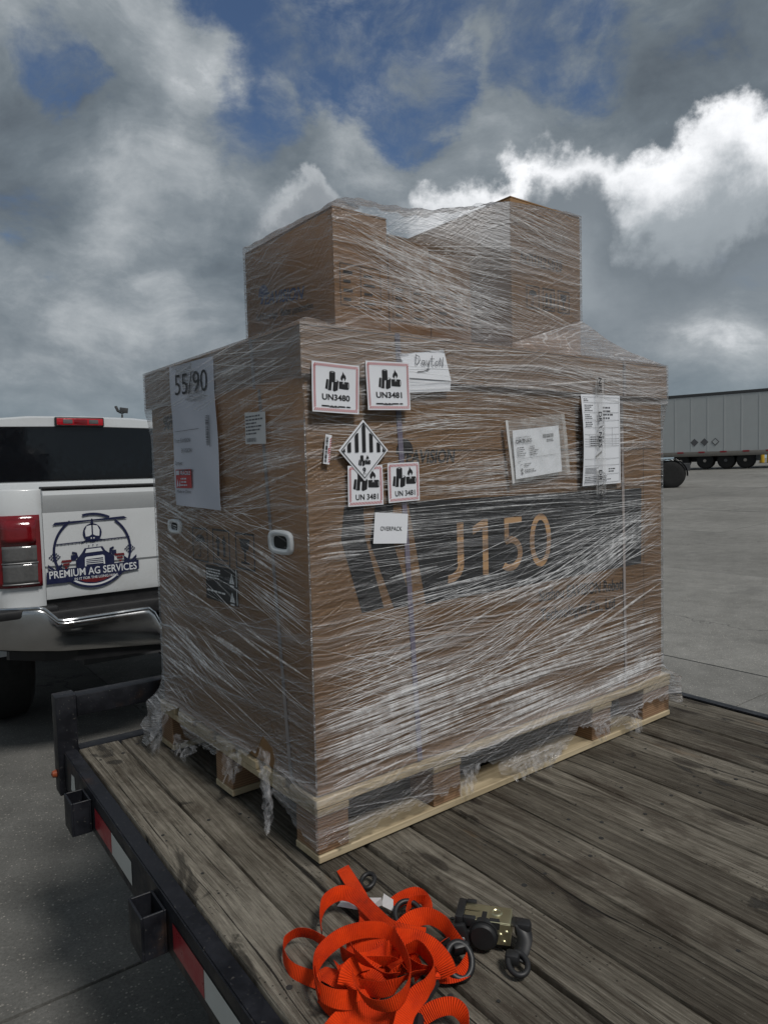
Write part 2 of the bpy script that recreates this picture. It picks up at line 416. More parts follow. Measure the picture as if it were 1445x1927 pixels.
MT['amber'] = plain('amber_lens', (.24, .05, .015), .3, var=.1)
MT['tape_red'] = plain('tape_red', (.30, .012, .02), .35, var=.2, scale=30)
MT['tape_white'] = plain('tape_white', (.52, .53, .50), .4, var=.15, scale=30)
MT['zinc'] = plain('zinc_yellow', (.62, .58, .38), .36, metal=1.0, var=.12, scale=20)
MT['tag_white'] = plain('tag_white', (.60, .60, .60), .6, var=.12, scale=50)
MT['yellow_paint'] = plain('yellow_paint', (.48, .30, .015), .5, var=.12)
MT['galv'] = plain('galvanised', (.26, .26, .26), .45, metal=.6, var=.2)
MT['trailer_white'] = plain('trailer_white', (.44, .46, .46), .45, var=.06, scale=2)
MT['trailer_rail'] = plain('trailer_rail', (.20, .185, .165), .5, metal=.3, var=.2, scale=4)
MT['dark_grey'] = plain('dark_grey', (.05, .052, .055), .6, var=.2)
MT['placard'] = plain('placard_holder', (.10, .10, .105), .5, var=.15)
MT['rust_rim'] = plain('rust_rim', (.40, .36, .32), .55, metal=.3, var=.3, scale=8)
MT['car_black'] = plain('car_black', (.008, .009, .012), .2, var=.1, coat=.8)
MT['joint'] = plain('joint_filler', (.018, .018, .017), .9, var=.3, scale=6)

def mat_carpaint():
    m_, b, p = newmat('white_paint'); tc = b.n('ShaderNodeTexCoord').outputs['Object']
    dirt = b.noise(tc, 3.5, 7, .62); z = b.sep(tc)[2]
    low = b.mr(z, .75, 1.25, 1, 0)
    d = b.m('MULTIPLY', b.mr(dirt, .42, .75), b.m('ADD', .22, b.m('MULTIPLY', low, .5)))
    specks = b.mr(b.noise(tc, 60, 2, .5), .72, .78)
    c = b.mix(b.m('MULTIPLY', d, .7), (.56, .58, .59), (.26, .25, .22))
    c = b.mix(b.m('MULTIPLY', specks, .5), c, (.12, .11, .10))
    b.put(p.inputs['Base Color'], c); b.put(p.inputs['Roughness'], b.mr(dirt, .3, .8, .18, .5)); p.inputs['Coat Weight'].default_value = .4
    p.inputs['Coat Roughness'].default_value = .12
    return m_
MT['white_paint'] = mat_carpaint()

def mat_cardboard(name, base, dark):
    m_, b, p = newmat(name); tc = b.n('ShaderNodeTexCoord').outputs['Object']
    n1 = b.noise(tc, 2.2, 6, .6); n2 = b.noise(b.v('MULTIPLY', tc, (60, 60, 220)), 1, 3, .6)
    f = b.m('ADD', b.m('MULTIPLY', n1, .75), b.m('MULTIPLY', n2, .25))
    c = b.mix(b.mr(f, .3, .72), dark, base)
    b.put(p.inputs['Base Color'], c); p.inputs['Roughness'].default_value = .8; p.inputs['Specular IOR Level'].default_value = .2
    flute = b.m('SINE', b.m('MULTIPLY', b.sep(tc)[0], 900))
    bp = b.n('ShaderNodeBump'); bp.inputs['Strength'].default_value = .25; bp.inputs['Distance'].default_value = .002
    b.put(bp.inputs['Height'], b.m('ADD', n1, b.m('MULTIPLY', flute, .04))); b.put(p.inputs['Normal'], bp.outputs[0])
    return m_
MT['cardboard'] = mat_cardboard('cardboard', (.315, .188, .094), (.24, .140, .069))
MT['cardboard_tan'] = mat_cardboard('cardboard_tan', (.315, .176, .080), (.245, .133, .058))
MT['card_ink'] = plain('card_ink', (.42, .26, .14), .8, var=.08)

def mat_plank():
    m_, b, p = newmat('weathered_plank'); tc = b.n('ShaderNodeTexCoord').outputs['Object']
    rnd = b.n('ShaderNodeObjectInfo').outputs['Random']
    off = b.m('MULTIPLY', rnd, 173.0)
    x, y, z = b.sep(tc)[:3]                       # x along the plank, y across
    P = b.comb(b.m('ADD', x, off), y, b.m('MULTIPLY', rnd, 31.0))
    warp = b.m('MULTIPLY', b.m('SUBTRACT', b.noise(b.v('MULTIPLY', P, (.9, 4, 1)), 1, 3, .5), .5), .030)
    # knots: stretched cells, grain bends round them
    kv = b.v('MULTIPLY', b.v('ADD', b.v('ADD', P, b.comb(0, b.m('MULTIPLY', rnd, 57.0), 0)), b.v('SCALE', b.noise(P, 9, 2, .5, 0, True), scale=.03)), (1.15, 4.0, 1))
    kd = b.voro(kv, 1.0, 'F1', 'Distance', dim='2D')
    kn = b.mr(kd, .01, .26, 1, 0)
    kring = b.m('MULTIPLY', b.m('SINE', b.m('MULTIPLY', kd, 170)), b.mr(kd, .02, .15, 1, 0))
    yy = b.m('ADD', b.m('ADD', y, warp), b.m('MULTIPLY', kn, .016))
    xo = b.m('ADD', x, off)
    G1 = b.noise(b.comb(b.m('MULTIPLY', xo, 2.6), b.m('MULTIPLY', yy, 110), b.m('MULTIPLY', rnd, 31)), 1, 6, .68)
    G2 = b.noise(b.comb(b.m('MULTIPLY', xo, 9), b.m('MULTIPLY', yy, 520), b.m('MULTIPLY', rnd, 17)), 1, 3, .65)
    big = b.noise(P, 1.9, 8, .66)
    stain = b.noise(b.v('MULTIPLY', P, (2.6, 8, 1)), 1, 8, .68, .5)
    wet = b.noise(b.v('MULTIPLY', b.v('ADD', P, (41, 3, 0)), (3.2, 6.5, 1)), 1, 7, .62, .9)
    mott = b.noise(b.v('MULTIPLY', P, (16, 55, 1)), 1, 6, .7); f = b.m('ADD', b.m('ADD', b.m('MULTIPLY', G1, .46), b.m('MULTIPLY', G2, .22)), b.m('ADD', b.m('MULTIPLY', big, .34), b.m('MULTIPLY', mott, .18)))
    c = b.ramp(f, [(.42, (.011, .009, .007)), (.51, (.062, .053, .042)), (.60, (.136, .125, .107)), (.72, (.268, .250, .218))])
    tint = b.mix(b.m('FRACT', b.m('MULTIPLY', rnd, 7.31)), (.56, .53, .48), (1.22, 1.19, 1.12)); c = b.mix(1.0, c, tint, 'MULTIPLY')
    c = b.mix(b.m('MULTIPLY', b.mr(stain, .52, .66), .66), c, (.034, .024, .016))
    c = b.mix(b.m('MULTIPLY', b.mr(wet, .61, .655), .72), c, (.013, .011, .009))
    c = b.mix(b.m('MULTIPLY', b.mr(b.noise(b.v('MULTIPLY', b.v('ADD', P, (9, 9, 9)), (1, 3, 1)), 2.6, 6, .62), .64, .74), .60), c, (.135, .078, .034))
    c = b.mix(b.m('MULTIPLY', b.mr(kd, .02, .085, 1, 0), .75), c, (.018, .013, .010))
    c = b.mix(b.m('MULTIPLY', b.mr(kring, .3, .9), .45), c, (.022, .017, .013))
    crack = b.mr(b.noise(b.comb(b.m('MULTIPLY', xo, .8), b.m('MULTIPLY', yy, 75), 3.3), 1, 7, .72), .618, .660)
    check = b.mr(b.noise(b.comb(b.m('MULTIPLY', xo, 5.0), b.m('MULTIPLY', yy, 240), 8.3), 1, 4, .7), .66, .71)
    crack = b.m('MAXIMUM', crack, b.m('MULTIPLY', check, .8))
    c = b.mix(b.m('MULTIPLY', crack, .88), c, (.008, .007, .006))
    fleck = b.mr(b.noise(P, 150, 3, .6), .66, .73); c = b.mix(b.m('MULTIPLY', fleck, .40), c, (.26, .25, .22)); pit = b.mr(b.voro(P, 46, 'F1', 'Distance', dim='2D'), .05, .11, 1, 0); pit = b.m('MULTIPLY', pit, b.mr(b.noise(P, 7, 3, .6), .55, .62)); c = b.mix(b.m('MULTIPLY', pit, .85), c, (.010, .008, .007))
    b.put(p.inputs['Base Color'], c)
    b.put(p.inputs['Roughness'], b.mr(wet, .62, .68, .85, .5)); p.inputs['Specular IOR Level'].default_value = .25
    bp = b.n('ShaderNodeBump'); bp.inputs['Strength'].default_value = 1.0; bp.inputs['Distance'].default_value = .0045
    h = b.m('ADD', b.m('ADD', b.m('MULTIPLY', G1, 1.3), b.m('MULTIPLY', G2, .8)), b.m('MULTIPLY', crack, -1.6))
    b.put(bp.inputs['Height'], h); b.put(p.inputs['Normal'], bp.outputs[0])
    return m_
MT['plank'] = mat_plank()

def mat_pine(name, c0, c1, layers=False):
    m_, b, p = newmat(name); tc = b.n('ShaderNodeTexCoord').outputs['Object']
    rnd = b.m('MULTIPLY', b.n('ShaderNodeObjectInfo').outputs['Random'], 40)
    P = b.v('ADD', tc, b.comb(rnd, rnd, 0))
    g1 = b.noise(b.v('MULTIPLY', P, (3, 55, 55) if not layers else (6, 6, 160)), 1, 5, .6)
    f = g1
    if layers:
        f = b.m('ADD', b.m('MULTIPLY', g1, .6), b.m('MULTIPLY', b.m('SINE', b.m('MULTIPLY', b.sep(tc)[2], 950)), .25))
    c = b.mix(b.mr(f, .25, .75), c0, c1)
    b.put(p.inputs['Base Color'], c); p.inputs['Roughness'].default_value = .7
    bp = b.n('ShaderNodeBump'); bp.inputs['Strength'].default_value = .4; bp.inputs['Distance'].default_value = .001
    b.put(bp.inputs['Height'], f); b.put(p.inputs['Normal'], bp.outputs[0]); return m_
MT['pine'] = mat_pine('pine_board', (.34, .27, .165), (.53, .44, .29))
MT['plywood'] = mat_pine('plywood_block', (.21, .12, .065), (.40, .26, .15), True)
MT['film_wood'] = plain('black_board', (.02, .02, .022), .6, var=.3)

def mat_ground():
    m_, b, p = newmat('old_concrete'); tc = b.n('ShaderNodeTexCoord').outputs['Object']
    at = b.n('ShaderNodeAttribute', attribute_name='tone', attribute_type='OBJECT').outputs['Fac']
    n1 = b.noise(tc, .55, 7, .6); n2 = b.noise(tc, 5, 8, .65); n3 = b.noise(tc, 95, 4, .7); n4 = b.noise(tc, 260, 2, .6)
    f = b.m('ADD', b.m('ADD', b.m('MULTIPLY', n1, .35), b.m('MULTIPLY', n2, .35)), b.m('MULTIPLY', n3, .45))
    c = b.ramp(f, [(.38, (.085, .083, .076)), (.56, (.150, .147, .136)), (.74, (.225, .22, .205))])
    peb = b.mr(b.voro(tc, 62, 'F1', 'Distance'), .16, .28, 1, 0)
    c = b.mix(b.m('MULTIPLY', b.m('MULTIPLY', peb, b.mr(b.noise(tc, 31, 3, .6), .42, .60)), .75), c, (.46, .43, .38))
    c = b.mix(b.m('MULTIPLY', b.mr(n4, .62, .72), .5), c, (.04, .04, .038))
    oil = b.mr(b.noise(b.v('ADD', tc, (13, 4, 0)), .9, 5, .55), .60, .74)
    c = b.mix(b.m('MULTIPLY', oil, .45), c, (.035, .034, .032))
    crack = b.mr(b.voro(b.v('ADD', tc, b.v('SCALE', b.noise(tc, 1.2, 4, .6, 0, True), scale=1.3)), .22, 'DISTANCE_TO_EDGE'), .0, .004, 1, 0)
    c = b.mix(b.m('MULTIPLY', crack, .55), c, (.03, .03, .028))
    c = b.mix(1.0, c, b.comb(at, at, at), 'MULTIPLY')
    b.put(p.inputs['Base Color'], c); b.put(p.inputs['Roughness'], b.mr(oil, 0, 1, .9, .7)); p.inputs['Specular IOR Level'].default_value = .25
    bp = b.n('ShaderNodeBump'); bp.inputs['Strength'].default_value = .5; bp.inputs['Distance'].default_value = .006
    b.put(bp.inputs['Height'], b.m('ADD', b.m('MULTIPLY', n3, .7), b.m('MULTIPLY', n4, .4))); b.put(p.inputs['Normal'], bp.outputs[0])
    return m_
MT['concrete'] = mat_ground()

def mat_webbing():
    m_, b, p = newmat('orange_webbing'); uv = b.n('ShaderNodeUVMap').outputs['UV']      # u along (m), v across 0..1
    u, v = b.sep(uv)[:2]; tc = b.n('ShaderNodeTexCoord').outputs['Object']
    rib = b.m('SINE', b.m('MULTIPLY', u, 1900)); weave = b.m('SINE', b.m('MULTIPLY', v, 110))
    dirt = b.noise(tc, 22, 6, .62)
    c = b.mix(b.mr(dirt, .36, .70), (.90, .058, .003), (.62, .036, .004))
    c = b.mix(b.m('MULTIPLY', b.mr(dirt, .63, .78), .55), c, (.10, .03, .015))
    c = b.mix(b.mr(rib, -.9, .2, .32, 0), c, (.26, .02, .006))
    edge = b.m('ABSOLUTE', b.m('SUBTRACT', v, .5)); c = b.mix(b.mr(edge, .455, .475, 0, .35), c, (.30, .03, .01))
    b.put(p.inputs['Base Color'], c); p.inputs['Roughness'].default_value = .65; p.inputs['Specular IOR Level'].default_value = .18
    bp = b.n('ShaderNodeBump'); bp.inputs['Strength'].default_value = .7; bp.inputs['Distance'].default_value = .0012
    b.put(bp.inputs['Height'], b.m('ADD', rib, b.m('MULTIPLY', weave, .25))); b.put(p.inputs['Normal'], bp.outputs[0])
    return m_
MT['webbing'] = mat_webbing()

def mat_film():
    m_, b, p = newmat('stretch_film'); t = m_.node_tree
    uv = b.n('ShaderNodeUVMap').outputs['UV']; u, v = b.sep(uv)[:2]
    haze = b.n('ShaderNodeAttribute', attribute_name='haze').outputs['Fac']
    wob = b.m('MULTIPLY', b.m('SUBTRACT', b.noise(uv, 3.0, 3, .5), .5), .05)
    tot = None; hgt = None
    for ang, fa, fp, lo, hi, wt_, seed in [(.5, 1.2, 110, .52, .74, .55, 1), (-3, 1.8, 210, .54, .72, .45, 2), (2, .8, 34, .48, .80, .38, 9),
                                           (11, 1.5, 150, .57, .73, .50, 4), (-10, 1.6, 170, .58, .73, .42, 5), (24, 2.0, 190, .60, .74, .42, 6)]:
        ca, sa = math.cos(R(ang)), math.sin(R(ang))
        al = b.m('ADD', b.m('MULTIPLY', u, ca), b.m('MULTIPLY', v, sa))
        pp = b.m('ADD', b.m('SUBTRACT', b.m('MULTIPLY', v, ca), b.m('MULTIPLY', u, sa)), wob)
        nz = b.noise(b.comb(b.m('MULTIPLY', al, fa), b.m('MULTIPLY', pp, fp), seed*7.7), 1, 2, .6)
        mask = b.mr(b.noise(b.v('ADD', uv, (seed*3.1, seed*1.7, 0)), 2.6, 1, .5), .34, .62) if abs(ang) > 4 else b.mr(b.noise(b.v('ADD', uv, (seed*3.1, seed*1.7, 0)), 2.6, 1, .5), .25, .6, .35, 1)
        s = b.m('MULTIPLY', b.m('MULTIPLY', b.mr(nz, lo, hi), mask), wt_)
        tot = s if tot is None else b.m('ADD', tot, s)
        h_ = b.m('MULTIPLY', nz, mask); hgt = h_ if hgt is None else b.m('ADD', hgt, h_)
    blot = b.noise(b.v('MULTIPLY', uv, (1.0, 2.5, 1.0)), 4.0, 3, .6)
    alpha = b.m('ADD', b.m('ADD', haze, b.m('MULTIPLY', b.m('SUBTRACT', blot, .5), .14)), b.m('MULTIPLY', b.m('MULTIPLY', tot, b.mr(b.m('ABSOLUTE', b.m('SUBTRACT', v, .65)), .02, .17, .6, 1)), .56), clamp=True)
    alpha = b.m('MINIMUM', b.m('MAXIMUM', alpha, .03), .86)
    bp = b.n('ShaderNodeBump'); bp.inputs['Strength'].default_value = .8; bp.inputs['Distance'].default_value = .008
    b.put(bp.inputs['Height'], hgt)
    p.inputs['Base Color'].default_value = (.80, .80, .82, 1); p.inputs['Roughness'].default_value = .28
    p.inputs['Specular IOR Level'].default_value = .6
    b.put(p.inputs['Normal'], bp.outputs[0])
    tr = b.n('ShaderNodeBsdfTransparent'); tr.inputs[0].default_value = (.985, .985, .99, 1)
    gl = b.n('ShaderNodeBsdfGlossy'); gl.inputs['Roughness'].default_value = .16; b.put(gl.inputs['Normal'], bp.outputs[0])
    mx = b.n('ShaderNodeMixShader'); b.put(mx.inputs[0], alpha); t.links.new(tr.outputs[0], mx.inputs[1]); t.links.new(p.outputs[0], mx.inputs[2])
    mx2 = b.n('ShaderNodeMixShader'); fr_ = b.n('ShaderNodeFresnel'); fr_.inputs['IOR'].default_value = 1.45; b.put(fr_.inputs['Normal'], bp.outputs[0])
    b.put(mx2.inputs[0], b.m('MULTIPLY', fr_.outputs[0], .7)); t.links.new(mx.outputs[0], mx2.inputs[1]); t.links.new(gl.outputs[0], mx2.inputs[2])
    t.links.new(mx2.outputs[0], t.nodes['Material Output'].inputs[0]); return m_
MT['film'] = mat_film()
def mat_thin(name, col, alpha, rough=.25):
    m_, b, p = newmat(name); t = m_.node_tree
    tc = b.n('ShaderNodeTexCoord').outputs['Object']
    p.inputs['Base Color'].default_value = (*col, 1); p.inputs['Roughness'].default_value = rough
    a_ = b.mr(b.noise(tc, 40, 4, .6), .3, .75, alpha*.55, min(1, alpha*1.35)); b.put(p.inputs['Alpha'], a_); return m_
MT['crease'] = mat_thin('film_crease', (.90, .91, .92), .54)
MT['fold'] = mat_thin('film_fold', (.88, .89, .90), .30)
MT['crumple'] = mat_thin('film_crumple', (.80, .80, .82), .13, .10)
MT['pouch'] = mat_thin('pouch_film', (.75, .77, .77), .15, .12)
MT['clear_tape'] = mat_thin('clear_tape', (.60, .60, .60), .16, .15)
# ------------------------------------------------------------------ the yard: concrete slabs, gently rising to the far right
YA = R(36.5)
PR = Vector((math.cos(YA), math.sin(YA), 0)); PF = Vector((-math.sin(YA), math.cos(YA), 0))
def gz_r(r):
    t = min(max(r-5.0, 0), 38.0)
    return .034*(t - 1.0*(1-math.exp(-t)))
def gz(x, y): return gz_r(x*PR.x+y*PR.y)
def yard(r, f, dz=0): 
    p = PR*r+PF*f; return (p.x, p.y, gz_r(r)+dz)
rs = [-900, -300, -80, -30, -12, -4, 0, 3, 5] + [5.5+.75*i for i in range(10)] + [14, 18, 22, 26, 30, 34, 38, 41, 43, 46, 60, 120, 400, 1200]
fs = [-900, -200, -40, -10, 0, 10, 20, 40, 90, 300, 1200]
V = [yard(r, f, -.030) for f in fs for r in rs]; nr = len(rs)
F = [(j*nr+i, j*nr+i+1, (j+1)*nr+i+1, (j+1)*nr+i) for j in range(len(fs)-1) for i in range(nr-1)]
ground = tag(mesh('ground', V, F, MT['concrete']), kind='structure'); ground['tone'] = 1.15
R0, F0, DRS, DFS = 1.468, 2.30, 3.80, 4.60
V = []; F = []
rr_ = [R0+DRS*i for i in range(-4, 10)]; ff_ = [F0+DFS*j for j in range(-3, 9)]
fine = [x for i in range(len(rr_)-1) for x in np.linspace(rr_[i], rr_[i+1], 6)[:-1]]+[rr_[-1]]
V = [yard(r, f, -.016) for f in (ff_[0], ff_[-1]) for r in fine]; n_ = len(fine)
F = [(i, i+1, n_+i+1, n_+i) for i in range(n_-1)]
mesh('joint_filler', V, F, MT['joint'], ground)
rt_ = random.Random(5)
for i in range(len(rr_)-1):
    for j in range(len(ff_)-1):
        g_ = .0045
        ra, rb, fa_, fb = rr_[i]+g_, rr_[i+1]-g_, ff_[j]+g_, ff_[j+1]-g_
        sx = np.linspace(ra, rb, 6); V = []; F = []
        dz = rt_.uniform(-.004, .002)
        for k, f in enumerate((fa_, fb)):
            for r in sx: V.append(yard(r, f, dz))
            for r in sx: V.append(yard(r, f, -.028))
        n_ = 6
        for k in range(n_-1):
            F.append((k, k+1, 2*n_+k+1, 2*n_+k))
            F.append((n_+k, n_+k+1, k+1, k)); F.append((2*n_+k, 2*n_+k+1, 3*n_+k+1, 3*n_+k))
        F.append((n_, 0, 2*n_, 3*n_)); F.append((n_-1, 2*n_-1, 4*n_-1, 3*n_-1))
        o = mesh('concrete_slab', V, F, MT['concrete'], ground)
        o['tone'] = (rt_.uniform(.64, .74) if rr_[i] < 1.4 else rt_.uniform(1.05, 1.32))  # random per slab; left slabs darker, corner vignette shading put into their colour

# ------------------------------------------------------------------ flatbed trailer
DK = .755                                        # deck height
A0 = Vector((-.959, 2.149, DK)); DA = R(-54.5)
tr = thing('flatbed_trailer', 'black steel flatbed trailer with weathered grey plank deck under the pallet', 'trailer', A0, DA)
LEN = 5.4
bd = [0, .122, .258, .388, .514, .640, .776, .897, 1.026, 1.161, 1.306, 1.432, 1.520, 1.605, 1.725, 1.840]
gaps = {7: .0055, 1: .004, 3: .005, 11: .0045}; tops = []
rp = random.Random(11)
for i in range(len(bd)-1):
    y0 = bd[i]+gaps.get(i, .0016); y1 = bd[i+1]-gaps.get(i+1, .0016)
    wd = y1-y0; bm = bmesh.new(); nx = 36
    # a plank with uneven edges and a slight cup
    prof = [(-.5, -.034), (-.5, -.0045), (-.482, -.0008), (-.2, .0), (.2, .0), (.482, -.0008), (.5, -.0045), (.5, -.034)]
    rows = []; cup = rp.uniform(-.0025, .0015); ph = rp.random()*9; dzp = rp.uniform(-.0025, .0025); tops.append((dzp, ph))
    for k in range(nx+1):
        x = LEN*k/nx; e0 = .0016*math.sin(x*5.1+ph)+.001*math.sin(x*13+ph*2); e1 = .0016*math.sin(x*4.3+ph*3)+.001*math.sin(x*11+ph)
        rows.append([bm.verts.new((x + (rp.uniform(-.002, .002) if k in (0, nx) else 0), c*wd+(e0 if c < -.4 else e1 if c > .4 else 0), z+cup*(abs(c)*2)**2*(-1 if z > -.03 else 0)+dzp+.0012*math.sin(x*2.2+ph))) for c, z in prof])
    for A, B in zip(rows, rows[1:]):
        for k in range(len(prof)): bm.faces.new((A[k], A[(k+1) % len(prof)], B[(k+1) % len(prof)], B[k]))
    bm.faces.new(rows[0]); bm.faces.new(rows[-1][::-1])
    bmesh.ops.recalc_face_normals(bm, faces=bm.faces)
    o = from_bm('plank', bm, MT['plank'], tr, smooth=True, sharp=35); o.location = (0, (y0+y1)/2, 0)
# sunk screws over the cross members
bm = bmesh.new()
for xs_ in [.09+.61*k for k in range(9)]:
    for i in range(len(bd)-1):
        for q_ in (.24, .76):
            if rp.random() < .85:
                y = bd[i]+(bd[i+1]-bd[i])*(q_+rp.uniform(-.08, .08)); x = xs_+rp.uniform(-.045, .045); r_ = rp.uniform(.0032, .0062); zt_ = tops[i][0]+.0012*math.sin(x*2.2+tops[i][1])
                bm_cyl(bm, (x, y, -.01), (x, y, zt_+.0009), r_, seg=8)
for _ in range(150):
    i = rp.randrange(len(bd)-1); x = rp.uniform(.1, 4.2); y = bd[i]+(bd[i+1]-bd[i])*rp.uniform(.1, .9); r_ = rp.uniform(.002, .0055)
    bm_cyl(bm, (x, y, -.01), (x, y, tops[i][0]+.0012*math.sin(x*2.2+tops[i][1])+.0008), r_, seg=7)
tag(from_bm('deck_screws', bm, MT['joint'], tr), kind='stuff')
for y0, y1, s in ((-.042, -.004, -1), (1.844, 1.882, 1)):
    # folded side channel: top flange, web, lower flange
    o_ = y0 if s < 0 else y1; i_ = y1 if s < 0 else y0
    prof = [(o_, .001), (i_, .001), (i_, -.006), (o_-s*.010, -.006), (o_-s*.010, -.104), (i_, -.104), (i_, -.114), (o_, -.114)]
    o = extrude_profile('side_rail', prof, -.06, LEN, MT['black_steel'], tr, xs=list(np.linspace(-.06, LEN, 14)))
    bm = bmesh.new(); bm.from_mesh(o.data); bmesh.ops.bevel(bm, geom=[e for e in bm.edges if len(e.link_faces) == 2 and e.calc_face_angle(0) > .8], offset=.003, segments=2, affect='EDGES'); bm.to_mesh(o.data); bm.free()
    for k in range(9):
        x = .240+.605*k; yy0, yy1 = (y0-.052, y0-.001) if s < 0 else (y1+.001, y1+.052)
        bm = bmesh.new(); t_ = .005; za, zb = -.112, -.022
        for a_, b_, c_, d_ in ((x, x+.085, yy0, yy0+t_), (x, x+.085, yy1-t_, yy1), (x, x+t_, yy0+t_, yy1-t_), (x+.085-t_, x+.085, yy0+t_, yy1-t_)):
            bm_box(bm, a_, b_, c_, d_, za, zb, bevel=.0012)
        from_bm('stake_pocket', bm, MT['black_steel'], tr)
    # conspicuity tape between the pockets
    for k in range(8):
        x = .345+.605*k; yo = (y0-.0012) if s < 0 else (y1+.0012)
        if k == 0 or True:
            fr = Frame((0, yo, 0), (1, 0, 0), (0, 0, 1)) if s < 0 else Frame((0, yo, 0), (-1, 0, 0), (0, 0, 1))
            sg = 1 if s < 0 else -1
            u = [sg*(x+.015), sg*(x+.175)]; polys('red_tape', [rect(min(u), -.088, max(u), -.032)], fr, 0, MT['tape_red'], tr)
            u = [sg*(x+.177), sg*(x+.345)]; polys('white_tape', [rect(min(u), -.088, max(u), -.032)], fr, 0, MT['tape_white'], tr)
fr = Frame((0, -.0432, 0), (1, 0, 0), (0, 0, 1))
polys('white_tape', [[(.075, -.085), (.135, -.088), (.128, -.03), (.09, -.034)]], fr, 0, MT['tape_white'], tr)
box('corner_post', -.074, -.012, -.058, .002, -.135, .172, MT['black_steel'], tr, .003, 2)
box('corner_post', -.074, -.012, 1.838, 1.906, -.135, .172, MT['black_steel'], tr, .003, 2)
box('front_bar', -.070, -.016, .003, 1.837, .100, .166, MT['black_steel'], tr, .004, 2)
box('front_rail', -.055, -.004, .003, 1.837, -.114, .002, MT['black_steel'], tr, .003, 2)
lathe('marker_light', [(.0, -.016), (.010, -.012), (.013, 0)], MT['amber'], tr, 14, 'y', (-.05, -.059, -.075))
for y in (.40, 1.36): box('main_beam', -.02, LEN, y, y+.08, -.30, -.135, MT['black_steel'], tr, .003)
for k in range(9): box('cross_member', .06+.61*k, .11+.61*k, 0.0, 1.84, -.134, -.042, MT['black_steel'], tr)
box('fender_panel', .96, 2.9, .02, .06, -.42, -.116, MT['black_steel'], tr, .004)
for y in (.06, 1.56):
    for x in (2.25, 3.15):
        w_ = lathe('trailer_tyre', [(.20, 0), (.30, 0.0), (.335, .03), (.345, .06), (.345, .16), (.335, .19), (.30, .22), (.20, .22)], MT['black_rubber'], tr, 36, 'y', (x, y, -.755+.345))
        lathe('trailer_rim', [(.0, .06), (.06, .05), (.16, .05), (.205, .02), (.205, .2), (.0, .2)], MT['rust_rim'], w_, 28, 'y', (x, y, -.755+.345))
for s in (-1, 1):
    bm = bmesh.new(); bm_tube(bm, [(0, .92+s*.62, -.2), (-1.50, .92+s*.04, -.2)], .05, 4)
    from_bm('tongue_beam', bm, MT['black_steel'], tr)
box('coupler', -1.66, -1.46, .86, .98, -.23, -.13, MT['black_steel'], tr, .01)

# ------------------------------------------------------------------ pickup truck
TC = Vector((-1.2271, 4.2461, 0))
pk = thing('pickup_truck', 'white pickup truck with a company decal on its tailgate, parked ahead of the trailer', 'pickup truck', TC, YA)
WP = MT['white_paint']
plan = [(-.752, .030), (-.757, .004), (-.80, .0), (-.86, .004), (-.92, .020), (-.965, .055), (-.99, .11), (-1.0, .20)]
zz = [.84, .90, 1.02, 1.15, 1.30, 1.40, 1.45, 1.50, 1.525, 1.533]
def corner(s, name, pl, zlist, off=0.0, mat=WP, parent=pk, thick=False):
    V = []; F = []
    for x, y in pl:
        for z in zlist:
            tumble = .035*max(0, (z-1.40)/.13)**2; 
            yy = y + tumble*.5 - (.012*math.exp(-((z-1.20)/.25)**2))
            xx = x + tumble*.6
            L_ = off
            V.append((s*(-abs(xx)) if s > 0 else abs(xx), yy-L_, z))
    m_ = len(zlist)
    for i in range(len(pl)-1):
        for j in range(m_-1): F.append((i*m_+j, (i+1)*m_+j, (i+1)*m_+j+1, i*m_+j+1))
    o = mesh(name, V, F, mat, parent, smooth=True)
    bm = bmesh.new(); bm.from_mesh(o.data); bmesh.ops.recalc_face_normals(bm, faces=bm.faces); bm.to_mesh(o.data); bm.free()
    sm = o.modifiers.new('t', 'SOLIDIFY'); sm.thickness = .02; sm.offset = 0
    return o
